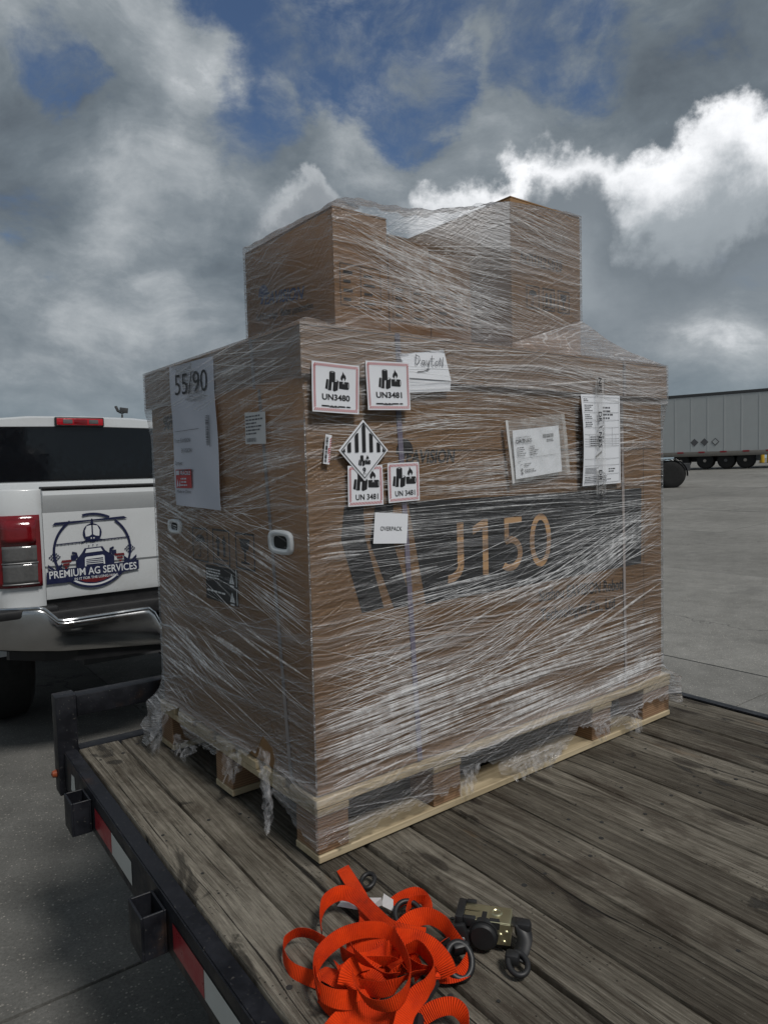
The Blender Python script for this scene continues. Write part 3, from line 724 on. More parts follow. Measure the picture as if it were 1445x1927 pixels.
for s in (1, -1):
    corner(s, 'bed_corner', plan, zz)
    # bed side with wheel arch
    arch = [(1.20+.50*math.cos(R(t)), .62+.50*math.sin(R(t))) for t in range(0, 181, 12)]
    poly = [(.20, .62)]+[(.68, .62)]+arch[::-1][1:-1]+[(1.72, .62), (2.02, .62), (2.02, 1.50), (.20, 1.50)]
    V = [(-s*1.0, y, z) for y, z in poly]+[(-s*.90, y, z) for y, z in poly]; n_ = len(poly)
    F = [tuple(range(n_)), tuple(range(n_, 2*n_))[::-1]]+[(i, (i+1) % n_, n_+(i+1) % n_, n_+i) for i in range(n_)]
    o = mesh('bed_side', V, F, WP, pk)
    bm = bmesh.new(); bm.from_mesh(o.data); bmesh.ops.recalc_face_normals(bm, faces=bm.faces); bm.to_mesh(o.data); bm.free()
    box('bed_rail', -1.0 if s > 0 else .86, -.86 if s > 0 else 1.0, .05, 2.02, 1.502, 1.532, WP, pk, .012, 3)
    # tail lamp wrapped round the corner
    lampp = [(-.766, .0), (-.80, -.001), (-.86, .003), (-.92, .019), (-.963, .053), (-.985, .10)]
    lz = [1.02, 1.05, 1.10, 1.2, 1.3, 1.37, 1.40]
    housing = corner(s, 'tail_light', lampp, lz, .010, MT['red_lens'], pk)
    inner = [(-.790, -.001), (-.82, .0), (-.86, .003), (-.915, .017), (-.945, .035)]
    corner(s, 'reverse_lamp', inner, [1.155, 1.17, 1.20, 1.225, 1.24], .026, MT['clear_lens'], housing)
    corner(s, 'signal_lamp', inner, [1.045, 1.06, 1.10, 1.13, 1.147], .026, MT['clear_lens'], housing)
    corner(s, 'brake_lamp', inner, [1.255, 1.28, 1.33, 1.375], .024, MT['red_bright'] if False else MT['red_lens'], housing)
    corner(s, 'lamp_rim', [(-.785, -.001), (-.82, .0), (-.86, .003), (-.915, .017), (-.95, .037)], [1.036, 1.043], .028, MT['galv'], housing)
    corner(s, 'lamp_rim', [(-.785, -.001), (-.82, .0), (-.86, .003), (-.915, .017), (-.95, .037)], [1.147, 1.154], .028, MT['galv'], housing)
gate = extrude_profile('tailgate', [(.060, .935), (.010, .935), (.004, .960), (.004, 1.105), (-.004, 1.118), (.0, 1.375), (.002, 1.405), (-.030, 1.478), (-.034, 1.500), (-.028, 1.522), (.010, 1.530), (.060, 1.530)],
                       -.745, .745, WP, pk, smooth=True, sharp=22, xs=list(np.linspace(-.745, .745, 9)))
box('gate_cap', -.745, .745, -.026, .060, 1.531, 1.546, MT['black_plastic'], gate, .004, 2)
box('gate_handle', -.13, .13, -.012, .004, 1.30, 1.37, MT['black_plastic'], gate, .006, 2)
# --- company decal on the tailgate
DC = bpy.data.objects.new('tailgate_decal', None); link(DC, pk)
DC['label'] = 'round navy and maroon company decal on the left half of the tailgate'
FD = Frame((-.497, -.0075, 1.185), (1, 0, 0), (0, 0, 1)); NV, MR, WV = MT['navy'], MT['maroon'], MT['vinyl_white']
for a0_, a1_ in ((-38, 52), (62, 104), (124, 218)): polys('decal_ring_arc', ring(0, 0, .196, .209, 30, a0_, a1_), FD, 0, NV, DC)
low = [(.209*math.cos(R(t)), .209*math.sin(R(t))) for t in range(205, 336, 5)]
polys('decal_base', [low+[(.19, -.09), (-.19, -.09)]], FD, .0003, NV, DC)
polys('decal_crescent', ring(0, 0, .186, .196, 26, 232, 308), FD, .0007, WV, DC)
polys('decal_red_base', [[(-.115, -.115), (.125, -.115), (.135, -.100), (.10, -.150), (.05, -.172), (0, -.180), (-.05, -.172), (-.10, -.150)]], FD, .0006, MR, DC)
polys('decal_banner', [[(-.248, -.165), (-.245, -.100), (-.10, -.092), (0, -.090), (.10, -.085), (.247, -.078), (.247, -.130), (.13, -.142), (.07, -.150), (-.09, -.158), (-.15, -.165)]], FD, .0010, NV, DC)
text('decal_lettering', 'PREMIUM AG SERVICES', FD, -.232, -.136, .040, .466, .0016, WV, DC, bold=.012, angle=.9)
text('decal_slogan', 'IN IT FOR THE LONG HAUL', FD, -.105, -.158, .014, .235, .0016, WV, DC, bold=.01, angle=.6)
P = [[(-.205, .150), (-.190, .166), (0, .171), (0, .163)], [(0, .163), (0, .171), (.175, .180), (.195, .166)], [(-.010, .135), (.010, .135), (.004, .176), (-.003, .176)]]
P += [circ(0, .098, .050, .052, 24)] + stroke([(-.190, .046), (.200, .060)], .006) + [rect(-.185+.019*i, .040+.0007*i, -.181+.019*i, .046+.0007*i) for i in range(20)]
P += stroke([(-.030, .060), (-.058, .046)], .006)+stroke([(.030, .060), (.062, .054)], .006)
polys('decal_helicopter', P, FD, .0004, NV, DC)
P = [[(-.036, .078), (-.039, .110), (-.028, .136), (-.004, .140), (-.004, .088), (-.018, .080)], [(.036, .078), (.039, .110), (.028, .136), (.004, .140), (.004, .088), (.018, .080)], circ(-.007, .068, .004, n=10), circ(.007, .068, .004, n=10)]
polys('decal_windscreen', P, FD, .0012, WV, DC)
P = [[(-.090, -.092), (-.094, -.050), (-.060, -.010), (-.045, .014), (.050, .018), (.064, -.006), (.112, -.044), (.110, -.088)]]
P += stroke([(-.108, -.005), (-.092, -.010), (-.086, -.032)], .012)+[rect(-.118, -.048, -.092, -.018)]+stroke([(.108, .006), (.094, .0), (.090, -.026)], .012)+[rect(.098, -.036, .124, -.008)]
P += [circ(-.022, .026, .0035, n=8), circ(0, .030, .0035, n=8), circ(.022, .028, .0035, n=8)]
polys('decal_truck', P, FD, .0005, NV, DC)
P = [[(-.044, -.012), (-.036, .008), (.040, .011), (.050, -.008)], [(-.048, -.086), (-.046, -.040), (-.038, -.034), (.050, -.030), (.058, -.036), (.060, -.082), (.052, -.082), (.050, -.044), (-.040, -.048), (-.040, -.086)]]+[rect(-.040, -.056-.010*i, .050, -.052-.010*i) for i in range(3)]
polys('decal_grille', P, FD, .0012, WV, DC)
for sx, dy in ((-1, 0), (1, .012)):
    P = []
    for i in range(3): P.append([(sx*(.112+.012*i), -.042-.018*i+dy), (sx*(.165-.006*i), -.042-.018*i+dy), (sx*(.158-.010*i+.012), -.054-.018*i+dy), (sx*(.118+.012*i), -.054-.018*i+dy)])
    polys('decal_field_rows', P, FD, .0005, MR, DC)
for sx, dy in ((-1, 0), (1, .014)):
    P = []; cx, cy = sx*.200, -.030+dy
    for i in range(4):
        for j in range(4): 
            u, v = cx+(i-j)*.0085, cy-.005+(i+j)*.0085-.012
            P.append([(u, v-.0055), (u+.0055, v), (u, v+.0055), (u-.0055, v)])
    for k in (0, .022): 
        P.append([(cx, cy-.060-k*.8), (cx-.036, cy-.028-k), (cx-.036, cy-.044-k), (cx, cy-.076-k*.8)]); P.append([(cx, cy-.060-k*.8), (cx+.036, cy-.028-k), (cx+.036, cy-.044-k), (cx, cy-.076-k*.8)])
    polys('decal_corn_ear', P, FD, .0005, NV, DC)
# --- chrome bumper
def b_top(x):
    x = abs(x)
    if x > .80: return .905
    if x > .70: return .905-.080*(1-math.cos(math.pi*(.80-x)/.10))/2
    if x > .24: return .825+.012*(.70-x)
    if x > .14: return .830-.140*(1-math.cos(math.pi*(.24-x)/.10))/2
    return .690
def b_bot(x): return .600+.085*max(0, (abs(x)-.1)/.85)
def b_y(x): return -.125+.165*max(0, (abs(x)-.62)/.40)**2.2
xs_ = list(np.linspace(-1.02, 1.02, 69)); V = []; F = []
for x in xs_:
    zt, zb, y = b_top(x), b_bot(x), b_y(x)
    for f, dy in ((1.0, .055), (1.0, .016), (.965, .002), (.90, 0), (.55, -.004), (.25, .004), (.06, .02), (0, .045)):
        V.append((x, y+dy, zb+(zt-zb)*f + (.006 if dy == .016 else 0)))
for i in range(len(xs_)-1):
    for j in range(7): F.append((i*8+j, i*8+j+1, (i+1)*8+j+1, (i+1)*8+j))
o = mesh('rear_bumper', V, F, MT['dirty_chrome'], pk, smooth=True); o.modifiers.new('t', 'SOLIDIFY').thickness = .006
bm = bmesh.new(); bm_tube(bm, [(x, b_y(x)+.012, b_top(x)+.006) for x in xs_], .010, 8); from_bm('bumper_lip', bm, MT['chrome'], o, smooth=True)
box('step_pad', -.80, .80, -.075, .05, .80, .882, MT['black_plastic'], o, .012, 2)
box('corner_pad', -1.0, -.70, -.06, .14, .86, .908, MT['black_plastic'], o, .012, 2)
box('corner_pad', .70, 1.0, -.06, .14, .86, .908, MT['black_plastic'], o, .012, 2)
box('gate_gap', -.745, .745, .03, .08, .86, .94, MT['black_plastic'], pk)
extrude_profile('valance', [(-.02, .66), (-.085, .655), (-.075, .575), (.02, .555)], -.93, .93, MT['black_plastic'], pk, xs=list(np.linspace(-.93, .93, 13)), shift=lambda x: (.16*max(0, (abs(x)-.55)/.38)**2, .05*(abs(x)/.93)**2, 1, 1))
box('hitch_receiver', -.06, .06, -.22, .30, .46, .56, MT['black_steel'], pk, .006)
lathe('spare_tyre', [(.0, 0), (.22, -.01), (.36, .0), (.40, .05), (.40, .17), (.36, .22), (.0, .22)], MT['black_rubber'], pk, 36, 'z', (0, .78, .46))
box('chassis', -.55, .55, .10, 5.2, .52, .70, MT['dark_grey'], pk)
box('rear_axle', -.70, .70, 1.14, 1.26, .36, .48, MT['dark_grey'], pk, .02)
box('bed_floor', -.90, .90, .06, 2.02, .80, .86, MT['white_paint'], pk)
for s in (-1, 1):
    for y in (1.20, 4.85):
        x0 = -.955 if s < 0 else .675
        w_ = lathe('tyre', [(.24, 0), (.36, .0), (.405, .03), (.415, .07), (.415, .21), (.405, .25), (.36, .28), (.24, .28)], MT['black_rubber'], pk, 44, 'x', (x0, y, .412))
        hz0, hz1 = (.03, .2) if s < 0 else (.25, .08)
        lathe('rim', [(.0, hz0+.02*(1 if s < 0 else -1)), (.07, hz0), (.10, hz0+.04*(1 if s < 0 else -1)), (.20, hz0+.03*(1 if s < 0 else -1)), (.25, hz0), (.25, hz1), (.0, hz1)], MT['dirty_chrome'], w_, 32, 'x', (x0, y, .412))
# --- cab
def sect(hw_low, hw_top, ztop, crown, zlow=.62):
    pts = []
    half = [(hw_low, zlow), (hw_low+.01, 1.0), (hw_low, 1.48), ((hw_low+hw_top)/2+.02, 1.80), (hw_top+.015, ztop-.13), (hw_top-.03, ztop-.05), (hw_top-.12, ztop-.012), (hw_top*.5, ztop+crown*.7), (0, ztop+crown)]
    pts = half+[(-x, z) for x, z in half[-2::-1]]
    return pts
st = [(2.07, sect(.95, .80, 2.055, .020)), (2.10, sect(.965, .82, 2.068, .022)), (2.4, sect(.97, .83, 2.08, .025)), (3.4, sect(.97, .83, 2.075, .025)), (3.85, sect(.97, .82, 2.02, .02)), (4.45, sect(.97, .86, 1.50, .03)), (4.55, sect(.97, .88, 1.40, .03)),
      (5.6, sect(.95, .86, 1.34, .03)), (5.85, sect(.92, .82, 1.22, .02))]
V = []; F = []; m_ = len(st[0][1])
for y, sc in st:
    for x, z in sc: V.append((x, y, min(z, max(q_[1] for q_ in sc)) if y < 4 else min(z, max(sc[8][1], 0))))
for i in range(len(st)-1):
    for j in range(m_-1): F.append((i*m_+j, i*m_+j+1, (i+1)*m_+j+1, (i+1)*m_+j))
F.append(tuple(range(m_))[::-1]); F.append(tuple(range((len(st)-1)*m_, len(st)*m_)))
cab = mesh('cab', V, F, WP, pk, smooth=True); cab.data.set_sharp_from_angle(angle=R(35))
FW = Frame((0, 2.064, 0), (1, 0, 0), (0, 0, 1))
wq = [(-.80, 1.580), (-.70, 1.570), (.70, 1.570), (.80, 1.580), (.775, 1.93), (.745, 1.975), (.70, 1.988), (0, 2.000), (-.70, 1.988), (-.745, 1.975), (-.775, 1.93)]
polys('rear_window', [wq], FW, 0, MT['glass_dark'], cab)
polys('window_seal', [[wq[i], wq[(i+1) % len(wq)], tuple(np.array(wq[(i+1) % len(wq)])*np.array((1.012, 1.0))+np.array((0, .006 if i > 3 else -.006))), tuple(np.array(wq[i])*np.array((1.012, 1.0))+np.array((0, .006 if 3 < i < 10 else -.006)))] for i in range(len(wq))], FW, -.002, MT['black_rubber'], cab)
for s in (-1, 1):
    bm = bmesh.new(); bm_box(bm, s*.972, s*.984, 2.4, 4.0, 1.50, 1.92); 
    for v in bm.verts: v.co.x -= s*(.11*max(0, (v.co.z-1.48)/.45))
    from_bm('side_window', bm, MT['glass_dark'], cab)
bm = bmesh.new(); bm_box(bm, -.78, .78, 3.95, 4.42, 0, .01, bevel=0)
for v in bm.verts: v.co.z = 2.00-(v.co.y-3.9)*.86+.02+(.01 if v.co.z > .005 else 0)
from_bm('windscreen', bm, MT['glass_dark'], cab)
bl = box('brake_light', -.222, .158, 2.035, 2.075, 2.003, 2.078, MT['black_plastic'], cab, .010, 3)
box('brake_lens', -.212, .148, 2.028, 2.050, 2.012, 2.068, MT['red_bright'], bl, .006, 2)
box('cargo_lamp', -.165, -.092, 2.024, 2.040, 2.024, 2.058, MT['clear_lens'], bl, .004, 2)
box('cargo_lamp', .035, .108, 2.024, 2.040, 2.024, 2.058, MT['clear_lens'], bl, .004, 2)
box('brake_strip', -.080, .022, 2.024, 2.040, 2.020, 2.060, MT['red_lens'], bl, .004, 2)
box('bed_header', -.90, .90, 1.98, 2.03, .86, 1.556, WP, pk, .01, 2)
for s in (-1, 1): box('mirror', s*1.02-.07, s*1.02+.07, 3.85, 3.95, 1.45, 1.72, MT['black_plastic'], cab, .03, 3)
box('front_bumper', -.98, .98, 5.8, 5.98, .55, .88, MT['chrome'], pk, .05, 3)

# ------------------------------------------------------------------ box semi-trailer at the far right
SP = Vector((18.4, 38.0, 0)); SA = math.atan2(-.62, .785); SP.z = 1.09
sm_ = thing('semi_trailer', 'long pale grey box semi-trailer parked across the yard at right', 'semi trailer', SP, SA)
X0, X1, ZB, ZT = -8.6, 6.6, .92, 4.08
box('trailer_core', X0+.02, X1-.02, .03, 2.55, ZB, ZT-.03, MT['dark_grey'], sm_)
xx = X0
while xx < X1-.05:
    x2 = min(xx+.84, X1)
    box('side_panel', xx+.004, x2-.004, 0, .028, ZB+.002, ZT-.16, MT['trailer_white'], sm_, .006)
    box('panel_seam', x2-.03, x2+.03, -.010, -.001, ZB+.004, ZT-.162, MT['trailer_white'], sm_, .003)
    xx = x2
box('top_rail', X0, X1, -.02, .03, ZT-.155, ZT, MT['dark_grey'], sm_, .01)
box('roof_sheet', X0, X1, .032, 2.58, ZT-.028, ZT-.004, MT['trailer_white'], sm_)
box('bottom_rail', X0, X1, -.025, .03, .67, .915, MT['trailer_rail'], sm_, .015, 2)
box('floor_frame', X0, X1, .035, 2.55, .74, .915, MT['dark_grey'], sm_)
for k in range(14): box('marker_tape', X0+.5+1.1*k, X0+.82+1.1*k, -.034, -.027, .86, .935, MT['tape_red'], sm_)
for u, full in ((-1.71, 1), (-1.2, 1), (-.65, 0)):
    fr = Frame((u, -.014, 1.44), (1, 0, 0), (0, 0, 1)); d = .21
    o = polys('placard_holder', [[(0, -d), (d, 0), (0, d), (-d, 0)]], fr, 0, MT['placard'], sm_)
    if not full: d = .15; polys('placard_face', [[(0, -d), (d, 0), (0, d), (-d, 0)]], fr, .003, MT['trailer_white'], o)
for x in (-2.45, -1.2, -.15, .80):
    w_ = lathe('semi_tyre', [(.26, 0), (.38, 0), (.43, .03), (.44, .08), (.44, .48), (.43, .54), (.26, .55)], MT['black_rubber'], sm_, 32, 'y', (x, .08, .43))
    lathe('semi_rim', [(.0, -.01), (.08, -.012), (.09, .06), (.17, .07), (.20, .02), (.255, .005), (.26, .1), (.0, .12)], MT['rust_rim'] if x != -.15 else MT['placard'], w_, 28, 'y', (x, .08, .43))
box('bogie', -2.9, 1.2, .7, 1.9, .38, .70, MT['dark_grey'], sm_)
for y in (.35, 2.2): box('landing_leg', 4.9, 5.02, y, y+.12, 0.0, .72, MT['dark_grey'], sm_, .01)
box('rear_guard', X0+.02, X0+.12, .3, 2.2, .35, .45, MT['dark_grey'], sm_, .01)

# yellow bollards behind it
for i, (x, y, lb) in enumerate(((24.55, 46.2, 'yellow bollard under the semi-trailer, the left one of two'), (25.25, 46.6, 'yellow bollard under the semi-trailer, the one at the picture edge'))):
    z0 = gz(x, y)
    bl = thing('yellow_bollard', lb, 'bollard', (x, y, z0), 0, 'bollards behind the semi-trailer')
    lathe('post', [(.0, 0), (.15, 0), (.15, .62), (.13, .72), (.08, .78), (0, .80)], MT['yellow_paint'], bl, 18, 'z')
    lathe('base_ring', [(.15, 0), (.22, 0), (.22, .02), (.15, .03)], MT['dark_grey'], bl, 18, 'z')

# black road tractor whose rear wheel shows beside the load
CP = Vector((10.47, 26.0, 0)); CP.z = gz(CP.x, CP.y)-.03
car = thing('road_tractor', 'black road tractor whose rear tyre and mudguard show beside the wrapped load', 'truck', CP, R(-16))
for x in (0.0, -1.32):
    for y0 in (-.30, 1.55):
        w_ = lathe('drive_tyre', [(.28, 0), (.42, 0), (.485, .03), (.505, .08), (.505, .26), (.49, .29), (.49, .31), (.505, .34), (.505, .52), (.485, .57), (.42, .60), (.28, .60)], MT['black_rubber'], car, 44, 'y', (x, y0, .505))
        lathe('drive_rim', [(.0, .04 if y0 < 0 else .56), (.09, .04 if y0 < 0 else .56), (.11, .14 if y0 < 0 else .46), (.22, .16 if y0 < 0 else .44), (.27, .03 if y0 < 0 else .57), (.285, .03 if y0 < 0 else .57), (.285, .3), (.0, .3)], MT['dark_grey'], w_, 30, 'y', (x, y0, .505))
        for k in range(5): lathe('wheel_nut', [(.0, -.02), (.016, -.02), (.018, .02)], MT['galv'], w_, 8, 'y', (x+.155*math.cos(k*1.257), y0+(.15 if y0 < 0 else .46), .505+.155*math.sin(k*1.257)))
    for y0 in (-.32, 1.53):
        V = []; F = []
        for k in range(13):
            a_ = R(-6+k*10); r_ = .575
            for dy in (0, .64): V.append((x+r_*math.cos(a_), y0+dy, .505+r_*math.sin(a_)))
        F = [(2*k, 2*k+1, 2*k+3, 2*k+2) for k in range(12)]
        o = mesh('mudguard', V, F, MT['car_black'], car, smooth=True); o.modifiers.new('t', 'SOLIDIFY').thickness = .015
for y in (.50, 1.26): box('frame_rail', -5.6, .75, y, y+.09, .62, .90, MT['dark_grey'], car, .01)
box('fifth_wheel', -1.2, -.3, .45, 1.40, .92, 1.04, MT['dark_grey'], car, .03, 2)
box('cab', -5.0, -2.3, -.25, 2.10, .70, 3.0, MT['car_black'], car, .18, 3)
bm = bmesh.new(); bm_box(bm, -6.9, -5.01, .05, 1.80, .62, 1.75, bevel=.2, seg=3)
for v in bm.verts:
    if v.co.z > 1.2: v.co.z -= .28*max(0, (-5.3-v.co.x)/1.6)
from_bm('hood', bm, MT['car_black'], car, smooth=True)
for y, n_ in ((-.262, 'side_window'), (2.104, 'side_window')): box(n_, -4.86, -4.02, y, y+.010, 1.90, 2.62, MT['glass_dark'], car, .003)
box('windscreen', -5.012, -5.002, -.02, 1.88, 1.92, 2.68, MT['glass_dark'], car, .003)
bm = bmesh.new(); bm_box(bm, -4.6, -2.32, -.10, 1.95, 3.0, 3.72, bevel=.15, seg=3)
for v in bm.verts:
    if v.co.z > 3.2: v.co.x += .9*max(0, (-2.9-v.co.x)/1.7)*(v.co.z-3.0)/.72
from_bm('roof_fairing', bm, MT['car_black'], car, smooth=True)
for y in (-.16, 1.66):
    lathe('fuel_tank', [(.0, -3.9), (.27, -3.88), (.30, -3.8), (.30, -2.6), (.27, -2.52), (.0, -2.5)], MT['dirty_chrome'], car, 28, 'x', (0, y+.17, .62))
    lathe('exhaust_stack', [(.0, .9), (.07, .9), (.07, 3.5), (.06, 3.5), (.055, 3.3), (.0, 3.3)], MT['dirty_chrome'], car, 20, 'z', (-2.16, y+.17, 0))
    box('cab_step', -4.8, -4.1, y-.06, y+.10, .42, .50, MT['dark_grey'], car, .02)
for y0 in (-.25, 1.75): lathe('steer_tyre', [(.28, 0), (.42, 0), (.49, .03), (.505, .08), (.505, .24), (.42, .30), (.28, .30)], MT['black_rubber'], car, 36, 'y', (-6.1, y0, .505))

# yard floodlight far behind the pickup roof
fl = thing('floodlight_pole', 'small floodlight on a pole showing above the pickup roof', 'floodlight', (-14.45, 40.0, 0))
lathe('pole', [(.0, 0), (.07, 0), (.05, 4.95), (.0, 4.95)], MT['dark_grey'], fl, 14, 'z')
mx_ = Matrix.Translation((.10, 0, 5.16)) @ Matrix.Rotation(R(8), 4, 'Y')
box('lamp_head', -.22, .22, -.07, .07, -.13, .16, MT['dark_grey'], fl, .02, 2, mtx=mx_)
mx_ = Matrix.Translation((-.27, 0, 5.26)) @ Matrix.Rotation(R(-24), 4, 'Y')
box('lamp_head', -.06, .06, -.09, .09, -.17, .17, MT['dark_grey'], fl, .02, 2, mtx=mx_)
bm = bmesh.new(); bm_tube(bm, [(0, 0, 4.9), (0, 0, 5.0), (.16, 0, 5.05), (.16, 0, 5.1)], .03, 6); bm_tube(bm, [(0, 0, 5.0), (-.18, 0, 5.06), (-.2, 0, 5.14)], .03, 6)
from_bm('bracket', bm, MT['dark_grey'], fl)
# ------------------------------------------------------------------ the load: pallet frame, x along the front, y to the back
LO = Vector((-.1585, 1.4697, DK+.004)); LA = .6605
PW, PL, PH = 1.375, .905, .140
FR_ = lambda y, wave=0.0: Frame((0, y, 0), (1, 0, 0), (0, 0, 1), wave)       # faces parallel to the front
FL_ = lambda x, wave=0.0: Frame((x, 0, 0), (0, -1, 0), (0, 0, 1), wave)      # faces parallel to the left side (u = -y)
pal = thing('shipping_pallet', 'light wood block pallet carrying the wrapped cartons on the trailer deck', 'pallet', LO, LA)
bx_ = [(0, .082), (.330, .422), (.958, 1.052), (1.222, PW)]; by_ = [(0, .092), (.413, .508), (.815, PL)]
for x0, x1 in bx_:
    for y0, y1 in by_:
        box('block', x0+.001, x1-.001, y0+.001, y1-.001, .0175, .100, MT['plywood'], pal, .002)
for y0, y1 in by_: box('bottom_board', 0, PW, y0-.003, y1+.003, 0, .017, MT['pine'], pal, .002)
for x0, x1 in bx_: box('stringer_board', x0, x1, -.002, PL, .1005, .118, MT['pine'], pal, .002)
yy = -.004
for wd in (.115, .095, .10, .095, .10, .095, .115):
    box('deck_board', -.002, PW+.002, yy, yy+wd, .1185, PH-.001, MT['pine'], pal, .002); yy += wd+.0315
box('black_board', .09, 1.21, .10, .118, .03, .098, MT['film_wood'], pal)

# ------------------------------------------------------------------ large carton with a cap lid
CW0, CW1, CD0, CD1 = .006, 1.342, .006, .884
lc = thing('large_carton', 'large brown lidded carton with a black band reading J150, strapped on the pallet', 'carton', LO, LA)
box('carton_body', CW0, CW1, CD0, CD1, PH+.001, 1.120, MT['cardboard'], lc, .006, 2)
# lid as a cap with a hanging lip, corners a little worn
bm = bmesh.new(); lo0, lo1 = 1.036, 1.140; e = .012
bm_box(bm, CW0-e, CW1+e, CD0-e, CD1+e, lo1-.006, lo1, bevel=.003)
for a_ in ((CW0-e, CW1+e, CD0-e, CD0-e+.006), (CW0-e, CW1+e, CD1+e-.006, CD1+e), (CW0-e, CW0-e+.006, CD0-e+.006, CD1+e-.006), (CW1+e-.006, CW1+e, CD0-e+.006, CD1+e-.006)):
    bm_box(bm, *a_, lo0, lo1-.006, bevel=.002)
from_bm('carton_lid', bm, MT['cardboard'], lc)
# plastic strapping round the carton
def band(x0, x1, y, lean=0.0, mat=None):
    bm = bmesh.new(); t_ = .0012
    pts = [(y-.0016, PH+.004), (y-.0016, lo0-.01), (y-e-.0016, lo0), (y-e-.0016, lo1)]
    V_ = []
    for yy_, z in pts:
        dx = lean*(1.14-z)
        V_.append((bm.verts.new((x0+dx, yy_, z)), bm.verts.new((x1+dx, yy_, z)), bm.verts.new((x0+dx, yy_-t_, z)), bm.verts.new((x1+dx, yy_-t_, z))))
    for A, B in zip(V_, V_[1:]):
        bm.faces.new((A[2], A[3], B[3], B[2])); bm.faces.new((A[0], B[0], B[1], A[1])); bm.faces.new((A[0], A[2], B[2], B[0])); bm.faces.new((A[1], B[1], B[3], A[3]))
    return from_bm('strapping_band', bm, mat, lc)
band(.238, .252, CD0, .048, MT['strap_plastic']); band(1.112, 1.124, CD0, .018, MT['strap_clear'])
bm = bmesh.new()
for z0, z1, x in ((PH+.004, lo0-.01, CW0-.002), (lo0-.01, lo1, CW0-e-.002)):
    V_ = [bm.verts.new((x, y_-.095*(1.14-z), z)) for y_, z in ((.214, z0), (.200, z0), (.200, z1), (.214, z1))]; bm.faces.new(V_)
from_bm('strapping_band', bm, MT['strap_clear'], lc)
FRb = FR_(CD0-.0012); FLb = FL_(CW0-.0012); FRl = FR_(CD0-e-.0012); FLl = FL_(CW0-e-.0012)
# --- print on the front
Bd, CD, SK = MT['band_ink'], MT['card_ink'], MT['soft_ink']
polys('black_band', [[(.276, .761), (1.225, .757), (1.222, .520), (.323, .516)]], FRb, 0, Bd, lc)
polys('chevron_mark', [[(.097, .762), (.147, .762), (.150, .688), (.197, .525), (.136, .522), (.086, .689)]], FRb, 0, Bd, lc)
polys('chevron_mark', [[(.181, .760), (.232, .760), (.226, .678), (.280, .521), (.227, .519), (.163, .676)]], FRb, 0, Bd, lc)
def tube_outline(cx, cy, rx, ry, w, a0, a1, n=24): return ring_e(cx, cy, rx, ry, w, a0, a1, n)
def ring_e(cx, cy, rx, ry, w, a0, a1, n=24):
    out = []
    for i in range(n):
        t0, t1 = R(a0+(a1-a0)*i/n), R(a0+(a1-a0)*(i+1)/n)
        out.append([(cx+rx*math.cos(t0), cy+ry*math.sin(t0)), (cx+(rx-w)*math.cos(t0), cy+(ry-w)*math.sin(t0)), (cx+(rx-w)*math.cos(t1), cy+(ry-w)*math.sin(t1)), (cx+rx*math.cos(t1), cy+ry*math.sin(t1))])
    return out
polys('numeral_J', [rect(.428, .600, .450, .702)]+ring_e(.399, .600, .051, .044, .021, -95, 0, 12), FRb, .0008, CD, lc)
polys('numeral_1', [rect(.516, .562, .536, .704), [(.516, .704), (.482, .688), (.482, .668), (.516, .682)]], FRb, .0008, CD, lc)
polys('numeral_5', [rect(.597, .688, .664, .704), rect(.597, .640, .614, .688)]+ring_e(.618, .608, .048, .046, .018, -130, 118, 20), FRb, .0008, CD, lc)
polys('numeral_0', ring_e(.740, .634, .044, .073, .018, 0, 360, 32), FRb, .0008, CD, lc)
polys('logo_mark', [circ(.270, .872, .026, .034, 16, 0, 180), [(.250, .848), (.262, .848), (.274, .872), (.262, .872)]], FRb, 0, SK, lc)
text('brand_lettering', 'EAVISION', FRb, .272, .851, .030, .156, .0003, SK, lc, bold=.022, shear=.18)
text('maker_lettering', 'Suzhou EAVISION Robotic', FRb, .731, .466, .034, .409, 0, SK, lc, angle=-2.2, bold=.012)
text('maker_lettering', 'Technologies Co., Ltd', FRb, .736, .410, .034, .345, 0, SK, lc, angle=-2.0, bold=.012)
polys('fold_line', [rect(.40, .8785, 1.30, .8800), rect(1.236, .18, 1.2374, .90), rect(1.236, .90, 1.30, .9014)], FRb, 0, SK, lc)
# --- print, holes and sheets on the left side
polys('carton_number', [], FLb, 0, SK, lc) if False else None
text('carton_number', '9092', FLb, -.786, .968, .040, .098, 0, SK, lc, bold=.035)
def handle(u0, u1, z0, z1, name='hand_hole'):
    cu, cz, ru, rz = (u0+u1)/2, (z0+z1)/2, (u1-u0)/2, (z1-z0)/2
    n = 28; V = []; F = []
    def sup(t, a_, c_): return (math.copysign(abs(math.cos(t))**.55, math.cos(t))*a_, math.copysign(abs(math.sin(t))**.55, math.sin(t))*c_)
    for a_, c_, nn in ((1.0, 1.0, 0.0), (.97, .96, .006), (.68, .60, .007), (.62, .52, .001), (.60, .50, -.003)):
        for k in range(n):
            x, y = sup(2*math.pi*k/n, ru*a_, rz*c_); V.append(FLb.p(cu+x, cz+y, nn))
    for i in range(4):
        for k in range(n): F.append((i*n+k, i*n+(k+1) % n, (i+1)*n+(k+1) % n, (i+1)*n+k))
    o = mesh(name, V, F, MT['vinyl_white'], lc, smooth=True)
    polys('hole_opening', [[(cu+sup(2*math.pi*k/n, ru*.62, rz*.52)[0], cz+sup(2*math.pi*k/n, ru*.62, rz*.52)[1]) for k in range(n)]], FLb, .0012, MT['black_rubber'], o)
    return o
handle(-.172, -.066, .655, .710); handle(-.775, -.681, .667, .709)
def frame_lines(u0, v0, u1, v1, w): return [rect(u0, v0, u1, v0+w), rect(u0, v1-w, u1, v1), rect(u0, v0+w, u0+w, v1-w), rect(u1-w, v0+w, u1, v1-w)]
